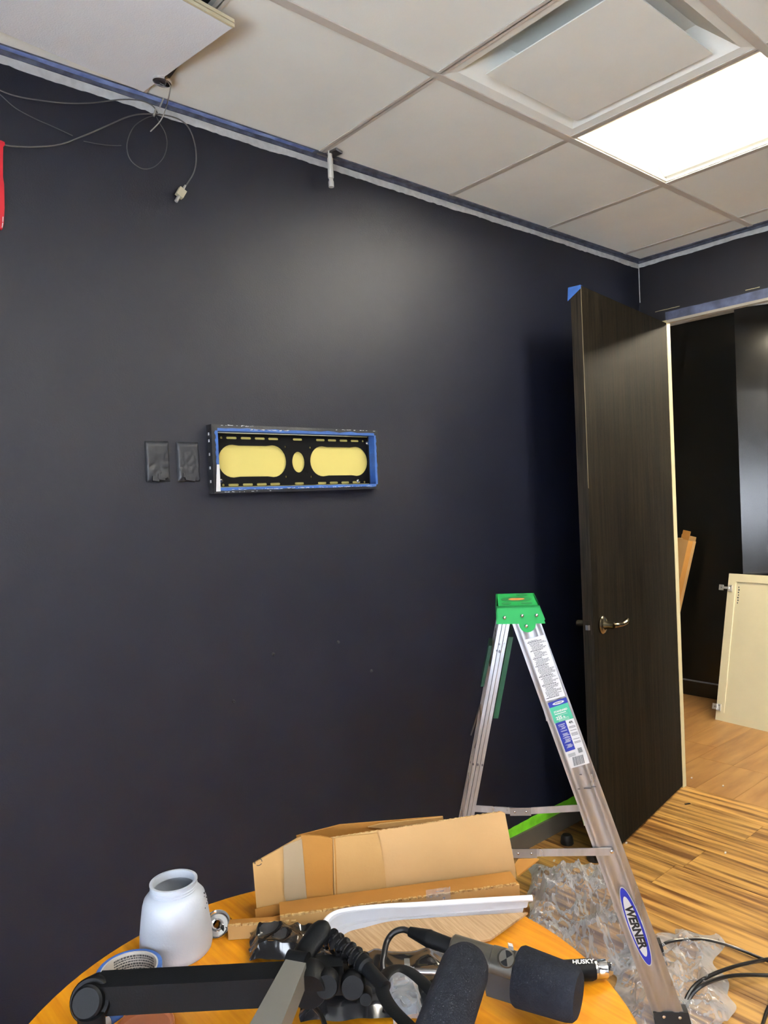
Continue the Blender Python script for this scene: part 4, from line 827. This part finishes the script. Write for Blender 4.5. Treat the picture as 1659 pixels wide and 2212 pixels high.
# ---- white curved tray / cover lying on pale card
ca_ = tag(obj('corrugated_sheet', slab([at(695, 2000, TZ + .020), at(800, 2092, TZ + .005), at(1060, 2032, TZ + .005), at(1140, 1975, TZ + .020)], .004), M['card_light']), 'pale ribbed cardboard sheet leaning under the white plastic cover', 'cardboard')
path = [(700, 2010), (703, 1992), (722, 1975), (760, 1966), (830, 1959), (920, 1954), (1040, 1946), (1150, 1940)]
lid = thing('plastic_cover', at(900, 1990, TZ), 'long white plastic cover with rounded corner, lying in front of the cardboard tray', 'cover')
zl = TZ + .040
rp_ = [at(u, v, zl) for u, v in path]
def resamp(pts_, n):
    out = []
    for i in range(len(pts_) - 1):
        p0 = pts_[max(i - 1, 0)]; p1 = pts_[i]; p2 = pts_[i + 1]; p3 = pts_[min(i + 2, len(pts_) - 1)]
        for k in range(n): t_ = k / n; out.append(0.5 * ((2 * p1) + (p2 - p0) * t_ + (2 * p0 - 5 * p1 + 4 * p2 - p3) * t_ * t_ + (3 * p1 - p0 - 3 * p2 + p3) * t_ ** 3))
    out.append(pts_[-1]); return out
rpx = resamp(rp_, 6)
low = resamp([at(u, v, TZ + .022) for u, v in [(722, 2046), (728, 2030), (752, 2012), (790, 2002), (850, 1992), (930, 1986), (1040, 1976), (1128, 1968)]], 6)
mb = MB(); n = len(rpx)
def lidf(i, v):
    i = int(round(i * (n - 1))); a_, b_ = rpx[i], low[i]; d_ = (b_ - a_)
    prof = [(0, 0), (.06, .004), (.30, .006), (.42, .001), (.5, -.004), (.62, -.003), (.85, .002), (1, -.006)]
    k = min(int(round(v * (len(prof) - 1))), len(prof) - 1); return a_ + d_ * prof[k][0] + V((0, 0, prof[k][1]))
mb.grid(lidf, n - 1, 7, .0015); obj('shell', mb, M['white_gloss'], lid)
obj('rim', MB().tube(rpx, .0052, 10), M['white_gloss'], lid)
# ---- black crumpled bag under the boom
def crumple(nm, quad, zc_, amp, m, label, cat, seed, nu=40, nv=24, edge=.012, kind=None, fq=16, par=None):
    def fn(u, v):
        b_ = lerp2(quad, u, v); j = noise.noise(V((u * 6, v * 6, seed))) * 6; P_ = at(b_[0] + j, b_[1] + j * .6, TZ if zc_ is None else zc_)
        e_ = min(1, min(u, 1 - u, v, 1 - v) / .12); q_ = V((P_.x * fq, P_.y * fq, seed)); r_ = 1 - abs(noise.noise(q_)) * 2; r2_ = 1 - abs(noise.noise(q_ * 2.3)) * 2
        return P_ + V((0, 0, .002 + amp * (.35 + .65 * e_) * (.55 + .3 * r_ + .25 * r2_ * .7)))
    o = obj(nm, MB().grid(fn, nu, nv, 0, smooth=False), m, par)
    return tag(o, label, cat) if par is None else o
crumple('black_plastic_bag', [(540, 2030), (700, 2018), (720, 2085), (540, 2090)], TZ, .035, M['black_gloss'], 'crumpled glossy black plastic bag under the cardboard trays, left of the boom joint', 'bag', 3)
crumple('black_pouch', [(640, 2075), (960, 2066), (985, 2200), (650, 2225)], TZ, .03, M['black_gloss'], 'black fabric pouch lying under the boom joint and microphones', 'pouch', 8, fq=9)
P = at(470, 2010, TZ)
crumple('plastic_wrap_scrap', [(472, 1999), (500, 1996), (498, 2018), (470, 2022)], TZ, .018, M['black_gloss'], 'scrap of black glossy wrap touching the metal washer', 'wrap', 5, 12, 12, fq=40)
crumple('clear_wrap_scrap', [(836, 2108), (895, 2100), (915, 2205), (850, 2225)], TZ + .03, .02, M['film'], 'small crumpled clear wrap showing inside the curved strap of the boom', 'wrap', 15, 20, 24, fq=30)
# ---- terracotta lid and marker
P = at(312, 2232, TZ)
tag(obj('terracotta_lid', MB().lathe([(0, .004), (.032, .004), (.036, .006), (.038, .011), (.041, .0115), (.0425, .009), (.0425, 0), (0, 0)], P, (0, 0, 1), 36), M['terracotta'], origin=P), 'round terracotta coloured plastic lid at the bottom edge, under the black boom arm', 'lid')
t = thing('marker_pen', at(225, 2215, TZ), 'white and blue marker pen beside the terracotta lid', 'pen')
a_, b_ = at(196, 2230, TZ + .02), at(262, 2188, TZ + .02); m_ = a_.lerp(b_, .6)
obj('barrel', MB().tube([a_, m_], .006, 12), M['label_white'], t); obj('pen_cap', MB().tube([m_, b_], [.0068, .0062], 12), M['blue_tape'], t); obj('clip', MB().tube([m_ + V((0, 0, .008)), b_ + V((0, 0, .008))], .0018, 6), M['chrome'], t)

# ================================================================== MICROPHONE BOOM ARM
zb2 = TZ + .075
bm_ = thing('microphone_boom_arm', at(205, 2190, TZ), 'black folding microphone boom arm lying across the front of the round table', 'microphone arm')
a_, b_ = at(205, 2146, zb2), at(668, 2122, zb2); d_ = (b_ - a_).normalized(); sd = V((d_.y, -d_.x, 0)); sd = sd if sd.dot(FWD) < 0 else -sd
hh, ww = rad(31, (a_ + b_) / 2), .019
obj('lower_arm', MB().abox((a_ + b_) / 2 + d_ * .004, (b_ - a_) / 2, sd * ww, V((0, 0, hh))).bevel(.0035, 3), M['black'], bm_)
jr_ = rad(44, a_); sdu = (sd + V((0, 0, .45))).normalized()
jt = obj('elbow_joint', MB().lathe([(jr_ * .93, -.021), (jr_, -.018), (jr_, .018), (jr_ * .93, .021)], a_ - V((0, 0, .006)), sdu, 32), M['black'], bm_)
obj('knob', MB().lathe([(rad(32, a_), .021), (rad(34, a_), .024), (rad(33, a_), .032), (rad(28, a_), .035), (0, .035)], a_ - V((0, 0, .006)), sdu, 28), M['black'], jt)
obj('riser', MB().lathe([(.024, 0), (.024, .012), (.018, .016), (.018, zb2 - TZ - .01)], at(196, 2172, zb2) * 1.0 - V((0, 0, zb2 - TZ)) , (0, 0, 1), 20), M['black'], bm_)
# side joint block on the right
c_ = at(668, 2122, zb2 + .004)
obj('elbow_joint', MB().lathe([(rad(37, c_), -.018), (rad(40, c_), -.014), (rad(40, c_), .018), (rad(36, c_), .022)], c_, sd, 30), M['black'], bm_)
# second arm, coming towards the camera, grey lit flat top
za_, zb3 = TZ + .112, TZ + .118
p_ = [at(617, 2072, za_), at(661, 2080, za_), at(600, 2232, zb3), at(528, 2232, zb3)]
dn = V((0, 0, -.030))
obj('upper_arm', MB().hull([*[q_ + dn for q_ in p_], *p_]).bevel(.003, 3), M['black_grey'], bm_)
c_ = at(650, 2084, za_ - .02)
obj('arm_end', MB().tube([at(622, 2078, za_ - .012), at(664, 2084, za_ - .012)], .016, 16), M['black'], bm_)
# capsule link
a_, b_ = at(655, 2062, TZ + .10), at(690, 2012, TZ + .115)
obj('link_arm', MB().tube([a_ - (b_ - a_).normalized() * .018, a_, b_, b_ + (b_ - a_).normalized() * .012, b_ + (b_ - a_).normalized() * .017], [rad(24, a_), rad(26, a_), rad(27, b_), rad(19, b_), rad(8, b_)], 20, flat=.6), M['black'], bm_)
# threaded hinge screws
a_, b_ = at(712, 2026, TZ + .10), at(778, 2076, TZ + .09); d2 = (b_ - a_); mb = MB(); prof = []
n = 10
for k in range(n + 1):
    prof += [(rad(11, a_), d2.length * k / n), (rad(22, a_) if k % 2 == 0 else rad(16, a_), d2.length * (k + .25) / n), (rad(22, a_) if k % 2 == 0 else rad(16, a_), d2.length * (k + .6) / n), (rad(11, a_), d2.length * (k + .75) / n)]
obj('swivel_mount', MB().lathe([(0, -.001)] + prof, a_, d2, 20), M['black_gloss'], bm_)
a_, b_ = at(778, 2076, TZ + .09), at(832, 2134, TZ + .085)
obj('swivel_tube', MB().tube([a_, a_.lerp(b_, .25), a_.lerp(b_, .3), b_], [rad(20, a_), rad(20, a_), rad(15, a_), rad(15, b_)], 18), M['black'], bm_)
# three round knobs
for (u, v, r_, zz, ln) in ((705, 2132, 26, TZ + .085, .03), (762, 2134, 27, TZ + .075, .028), (790, 2160, 14, TZ + .06, .03)):
    c_ = at(u, v, zz); obj('knob', MB().lathe([(rad(r_ * .8, c_), -ln), (rad(r_, c_), -ln + .004), (rad(r_, c_), -.003), (rad(r_ * .88, c_), 0), (0, 0)], c_, sd + V((0, 0, .25)), 28), M['black'], bm_)
c_ = at(712, 2096, TZ + .075); obj('joint_block', MB().abox(c_, d_ * .020, sd * .014, (0, 0, .014)).bevel(.004, 2), M['black'], bm_)
c_ = at(750, 2104, TZ + .055); obj('joint_block', MB().abox(c_, d_ * .026, sd * .02, (0, 0, .018)).bevel(.004, 2), M['black'], bm_)
# silver adjustment rod
obj('tension_rod', MB().tube([at(878, 2098, TZ + .05), at(950, 2100, TZ + .05)], .0045, 12), M['steel'], bm_); obj('rod_clip', MB().abox(at(880, 2093, TZ + .052), d_ * .004, sd * .006, (0, 0, .012)), M['black_grey'], bm_)
# the curved yoke strap round the near microphone
ys_ = [(905, 2236), (872, 2205), (842, 2172), (826, 2140), (828, 2112), (848, 2094), (874, 2094), (905, 2114), (940, 2150)]
obj('yoke', MB().tube([at(u, v, TZ + .095 - .0025 * i) for i, (u, v) in enumerate(ys_)], rad(15, at(860, 2150, TZ + .08)), 10, n=5, flat=.18, up=(.0, 0, 1)), M['black'], bm_)
# lead of the arm under it
obj('arm_cable', MB().tube([at(u, v, TZ + .045) for u, v in ((668, 2150), (676, 2172), (692, 2190), (702, 2215), (708, 2240))], .0035, 8, n=4), M['cable'], bm_)
# ---- microphones
def mic_foam(nm, a_, b_, r_, cap_, parent, flat_near=False):
    ax_ = (b_ - a_); L_ = ax_.length
    prof = [(0, 0), (r_ * .45, cap_ * .05), (r_ * .78, cap_ * .25), (r_ * .94, cap_ * .6), (r_, cap_), (r_, L_ - r_ * .18), (r_ * .95, L_ - r_ * .05), (r_ * .86, L_), (0, L_)]
    return obj(nm, MB().lathe(prof, a_, ax_, 40), M['foam'], parent)
# near microphone: foam windscreen pointing away from the camera
zz = TZ + .125
a_, b_ = at(1014, 2064, zz), at(930, 2300, zz - .015)
m1_ = thing('microphone', V((a_.x, a_.y, TZ)), 'near studio microphone with a rounded black foam windscreen, at the bottom of the photo', 'microphone')
mic_foam('foam_windscreen', a_, b_, rad(56, a_.lerp(b_, .5)), .030, m1_)
obj('body', MB().tube([b_, b_ + (b_ - a_).normalized() * .06], .026, 20), M['mic'], m1_)
obj('seam_ring', MB().tube([at(u, v, zz - .02) for u, v in ((902, 2150), (908, 2180), (922, 2206), (945, 2240))], .0012, 6, n=4), M['grey_line'], m1_)
# far microphone
zz = TZ + .055
f0, f1_ = at(1120, 2107, zz), at(1250, 2151, zz - .004)
m2_ = thing('microphone', V((f0.x, f0.y, TZ)), 'far studio microphone with grey metal body, flat-ended foam windscreen and cable plugged in', 'microphone')
rr_ = rad(60, f0.lerp(f1_, .5)); ax_ = f1_ - f0; L_ = ax_.length
obj('foam_windscreen', MB().lathe([(0, 0), (rr_ * .97, 0), (rr_ * 1.02, .004), (rr_ * .92, L_ - .012), (rr_ * .87, L_ - .004), (rr_ * .76, L_), (0, L_)], f0, ax_, 40), M['foam'], m2_)
g0, g1_ = at(975, 2050, zz + .02), at(1118, 2092, zz + .012)
obj('body', MB().lathe([(rad(26, g0), 0), (rad(30, g0), .003), (rad(29, g0), (g1_ - g0).length * .62), (rad(31, g0), (g1_ - g0).length * .63), (rad(31, g0), (g1_ - g0).length * .96), (rad(36, g0), (g1_ - g0).length)], g0, g1_ - g0, 32), M['mic'], m2_)
c_ = at(1094, 2070, zz + .045); obj('knurled_knob', MB().lathe([(rad(18, c_), -.012), (rad(19, c_), -.002), (rad(16, c_), .0), (0, .0)], c_, -FWD + V((0, 0, .6)), 24, smooth=False), M['mic'], m2_)
kn = MB()
for k in (0, 2): 
    n_ = (-FWD + V((0, 0, .6))).normalized(); ux = n_.cross(V((0, 0, 1))).normalized(); uy = n_.cross(ux); r_ = rad(15, c_)
    kn.prism([c_] + [c_ + (ux * math.cos(a) + uy * math.sin(a)) * r_ for a in [(.4 + k * math.pi / 2) + .3 * i for i in range(5)]], n_ * .0006)
obj('knob_inlay', kn, M['black'], m2_)
obj('yoke_bracket', MB().abox(at(1076, 2122, zz - .008), (g1_ - g0).normalized() * .020, sd * .012, (0, 0, .018)).bevel(.004, 3), M['rubber'], m2_)
obj('white_band', MB().abox(at(1103, 2045, zz + .036), (g1_ - g0).normalized() * .0035, sd * .004, (0, 0, .003)), M['label_white'], m2_)
x0_, x1_ = at(884, 2012, zz + .022), at(972, 2044, zz + .020)
dd = (x1_ - x0_); L_ = dd.length
obj('cable_plug', MB().lathe([(rad(7, x0_), 0), (rad(10, x0_), .001), (rad(17, x0_), L_ * .45), (rad(18, x0_), L_ * .5), (rad(17, x0_), L_ * .53), (rad(16, x0_), L_ * 1.05)], x0_, dd, 24), M['black'], m2_)
obj('microphone_cable', MB().tube([at(u, v, z_) for u, v, z_ in ((888, 2014, zz + .022), (870, 2008, zz + .022), (850, 2015, zz + .018), (836, 2034, zz + .008), (830, 2060, zz), (827, 2090, zz - .012), (840, 2130, zz - .03), (835, 2180, zz - .035))], rad(6.5, x0_), 10, n=5), M['cable'], m2_)
# ---- torch-like tool with lettering
a_, b_ = at(1205, 2098, TZ + .020), at(1284, 2094, TZ + .019)
t = thing('flashlight', V((a_.x, a_.y, TZ)), 'black flashlight with a chrome end, behind the flat-ended foam windscreen', 'flashlight')
dv = (b_ - a_).normalized(); r0_ = rad(21, b_)
obj('barrel', MB().lathe([(r0_ * .95, -.04), (r0_, 0), (r0_ * 1.02, (b_ - a_).length * .9), (r0_ * .9, (b_ - a_).length)], a_, dv, 28), M['black'], t)
obj('chrome_head', MB().lathe([(r0_ * .88, 0), (r0_ * .88, .003), (r0_ * .78, .005), (r0_ * .88, .008), (r0_ * .9, .018), (r0_ * .72, .020), (r0_ * .6, .026), (0, .026)], b_, dv, 28), M['chrome'], t)
txm = text_mesh('HUSKY', .0105, .0001, .25, .0003)
nv = (-FWD * .25 + V((0, 0, 1))).normalized(); cc_ = (a_.lerp(b_, .66)); nv = (nv - dv * nv.dot(dv)).normalized(); yv = nv.cross(dv)
obj('lettering', MB().add(txm, basis(cc_ + nv * (r0_ * 1.05), dv, yv)), M['label_white'], t, recalc=False)

# ================================================================== ON THE FLOOR
def film(quad, z0, amp, label, seed, nu, nv, fq=9):
    def fn(u, v):
        b_ = lerp2(quad, u, v); P_ = at(b_[0], b_[1], 0); e_ = min(1, min(u, 1 - u, v, 1 - v) / .18)
        w1 = noise.noise(V((u * 4, v * 4, seed))); P_ = P_ + V((.05 * noise.noise(V((u * 5, v * 5, seed + 2))), .05 * noise.noise(V((u * 5, v * 5, seed + 4))), 0))
        q_ = V((P_.x * fq, P_.y * fq, seed)); r_ = 1 - abs(noise.noise(q_)) * 2.2; r2_ = 1 - abs(noise.noise(q_ * 2.7 + V((3, 1, 0)))) * 2.2; r3 = 1 - abs(noise.noise(q_ * 6.1)) * 2
        return P_ + V((0, 0, z0 + .004 + amp * (.12 + .88 * e_) * max(0, .45 + .35 * w1 + .35 * r_ + .2 * r2_ + .08 * r3)))
    return tag(obj('plastic_film', MB().grid(fn, nu, nv, 0, smooth=False), M['film']), label, 'plastic film')
film([(1140, 1880), (1345, 1878), (1415, 2100), (1150, 2130)], 0, .11, 'heap of crumpled clear plastic film on the floor between table and ladder', 1, 140, 140, 12)
film([(1330, 2025), (1545, 2020), (1590, 2245), (1330, 2245)], 0, .05, 'flatter sheet of clear plastic film under the ladder foot and black cables', 11, 120, 120, 11)
def floor_cable(pts_, r_, label):
    return tag(obj('cable', MB().tube([at(u, v, z_) for u, v, z_ in pts_], r_, 8, n=5), M['cable']), label, 'cable')
floor_cable([(1470, 2225, .006), (1478, 2170, .02), (1500, 2130, .05), (1540, 2105, .05), (1600, 2084, .03), (1680, 2068, .012)], .0055, 'black cable on the floor curving past the ladder foot, upper of two')
floor_cable([(1476, 2225, .006), (1486, 2165, .02), (1512, 2132, .05), (1560, 2112, .04), (1610, 2106, .02), (1690, 2108, .008)], .0055, 'black cable on the floor curving past the ladder foot, lower of two')
floor_cable([(1423, 2048, .035), (1440, 2036, .05), (1470, 2030, .05), (1510, 2028, .04), (1550, 2035, .03), (1600, 2052, .015), (1680, 2085, .008)], .005, 'black cable lying over the clear film, behind the ladder')
floor_cable([(1640, 2240, .006), (1650, 2205, .006), (1664, 2170, .006), (1700, 2140, .006)], .005, 'black cable at the bottom right corner of the photo')
# small dark feet of something behind the ladder
for k, (q_, lb_) in enumerate((((1225, 1822), 'small black rubber door stop on the floor near the baseboard'), ((1283, 1858), 'small black rubber door stop just behind the ladder rail'))):
    P = at(*q_, 0); tag(obj('door_stop_wedge', MB().lathe([(.026, 0), (.028, .004), (.024, .03), (.018, .038), (0, .040)], P, (0, 0, 1), 20), M['rubber'], origin=P), lb_, 'door stop')
P = at(1485, 1737, 0); tag(obj('paint_chip', MB().abox(P + V((0, 0, .0015)), (.012, -.006, 0), (.002, .004, 0), (0, 0, .0014)), M['ink_black'], origin=P), 'tiny black chip lying on the planks near the open door', 'chip')
rl = random.Random(3)
for k, (u, v, lb_) in enumerate(((1494, 1681, 'white crumb on the hall floor nearest the jamb'), (1562, 1698, 'white crumb on the hall floor in front of the cream cabinet door'), (1353, 1822, 'white crumb on the planks at the open door bottom'), (1567, 1843, 'white crumb on the planks right of the ladder'), (1197, 1860, 'white crumb on the planks under the ladder spreader'))):
    P = at(u, v, 0); tag(obj('debris', MB().abox(P + V((0, 0, .002)), (.006, .002, 0), (-.001, .003, 0), (0, 0, .0018)), M['label_white'], origin=P), lb_, 'debris')

# ================================================================== HALL THINGS
b0, b1 = at(1545, 1554, 0), at(1659, 1581, 0); dv = (b1 - b0).normalized(); wl = .46
tp0 = V((1.418, b0.y + .012, .905)); upv = (tp0 - b0); nrm = dv.cross(upv).normalized(); nrm = nrm if nrm.x < 0 else -nrm
def cd_(a, b, o_): return b0 + dv * a + upv * b + nrm * o_
t = thing('cabinet_door', b0, 'cream painted shaker cabinet door leaning on the black hall wall', 'cabinet door')
fw_ = .052; fh_ = fw_ / upv.length
def cbox(nm, a0, a1, v0, v1, o0, o1, m, par=None): return obj(nm, MB().hull([cd_(a0, v0, o0), cd_(a1, v0, o0), cd_(a1, v1, o0), cd_(a0, v1, o0), cd_(a0, v0, o1), cd_(a1, v0, o1), cd_(a1, v1, o1), cd_(a0, v1, o1)]), m, par or t)
cbox('center_panel', fw_ - .002, wl - fw_ + .002, fh_ - .002, 1 - fh_ + .002, -.013, -.007, M['cab'])
cbox('stile', 0, fw_, 0, 1, -.020, 0, M['cab']); cbox('stile', wl - fw_, wl, 0, 1, -.020, 0, M['cab']); cbox('rail', fw_, wl - fw_, 0, fh_, -.020, 0, M['cab']); cbox('rail', fw_, wl - fw_, 1 - fh_, 1, -.020, 0, M['cab'])
for vv, out_ in ((.895, .045), (.085, .012)):
    c_ = cd_(.012, vv, 0); u_ = upv.normalized()
    hg = obj('hinge', MB().abox(c_ + dv * .008 + nrm * .004, dv * .012, u_ * .022, nrm * .004).abox(c_ - dv * (out_ * .4) + nrm * .010, dv * (out_ * .5), u_ * .007, nrm * .006).abox(c_ - dv * (out_ + .004) + nrm * .012, dv * .014, u_ * .018, nrm * .005), M['steel_light'], t)
    obj('screw', MB().lathe([(.005, 0), (.004, .003), (0, .003)], c_ - dv * out_ + nrm * .017, nrm, 8).lathe([(.004, 0), (.004, .002), (0, .002)], c_ + dv * .01 + nrm * .008 + u_ * .012, nrm, 8), M['steel'], hg)
mb = MB()
for k in range(7):
    vv = .80 + k * .018; mb.abox(cd_(.072 + .002 * (k % 2), vv, -.0065), dv * (.003 + .001 * (k % 3)), upv.normalized() * .0045, nrm * .0003)
obj('stamp_mark', mb, M['ink'], t)
# leaning cardboard tube box
x_ = 1.42
p0 = atx(1495, 1160, x_); p1 = atx(1462, 1160, x_); q0_ = V((1.30, p0.y + .245, 0)); ax_ = (p0 - q0_).normalized(); sy = V((0, 1, 0)); sy = (sy - ax_ * sy.dot(ax_)).normalized(); sx = ax_.cross(sy).normalized(); sx = sx if sx.x > 0 else -sx
t = thing('long_carton', q0_ + V((0, .05, 0)), 'tall narrow open cardboard carton leaning in the hall behind the door jamb', 'box')
w_, dth = .115, .07
Lc = (p0 - q0_).length
def cq(a, b, c): return q0_ + ax_ * a + sy * b + sx * c
def cpan(nm, b0_, b1_, c0_, c1_, l0=.02, l1=None, m=M['card']): l1 = l1 or Lc - .03; return obj(nm, MB().hull([cq(l0, b0_, c0_), cq(l0, b1_, c0_), cq(l0, b1_, c1_), cq(l0, b0_, c1_), cq(l1, b0_, c0_), cq(l1, b1_, c0_), cq(l1, b1_, c1_), cq(l1, b0_, c1_)]), m, t)
cpan('front_panel', 0.018, w_, -.004, 0); obj('corner_panel', MB().hull([cq(.02, 0, .03), cq(.02, .018, -.004), cq(.02, .018, 0), cq(.02, .004, .032), cq(Lc - .03, 0, .03), cq(Lc - .03, .018, -.004), cq(Lc - .03, .018, 0), cq(Lc - .03, .004, .032)]), M['card_in'], t)
cpan('side_panel', 0, .004, .03, dth); cpan('side_panel', w_ - .004, w_, .0, dth); cpan('back_panel', .004, w_ - .004, dth - .004, dth, .02, Lc)
cpan('flap', .05, w_ - .01, dth - .008, dth - .004, Lc - .035, Lc + .03, M['card_in']); obj('flap', MB().abox(cq(Lc - .026, .07, -.012), sy * .012, sx * .012, ax_ * .002), M['card'], t)
cpan('bottom_panel', .0, w_, .0, dth, .018, .022)

# tiny marks that cannot be picked apart, and groups of look-alikes
for o in list(sc.collection.objects):
    b_ = o.name.split('.')[0]
    if b_ in ('smudge', 'paint_scuff', 'fine_print', 'white_print', 'core_print', 'paint_speck', 'stamp_mark', 'tape_fold', 'tread_rib', 'corrugated_edge', 'knob_inlay') and o.parent: o['kind'] = 'stuff'
    if o.parent is None and 'label' in o:
        g = {'wall_plate': 'covered wall plates beside the bracket', 'microphone': 'microphones on the round table', 'debris': 'white crumbs on the floors', 'door_stop_wedge': 'rubber door stops near the baseboard', 'plastic_film': 'clear plastic film on the floor', 'cardboard_tray': 'cardboard trays on the round table'}.get(b_)
        if b_ == 'cable': g = 'cables on the wall' if o.location.z > 1.5 else 'black cables on the floor'
        if g: o['group'] = g
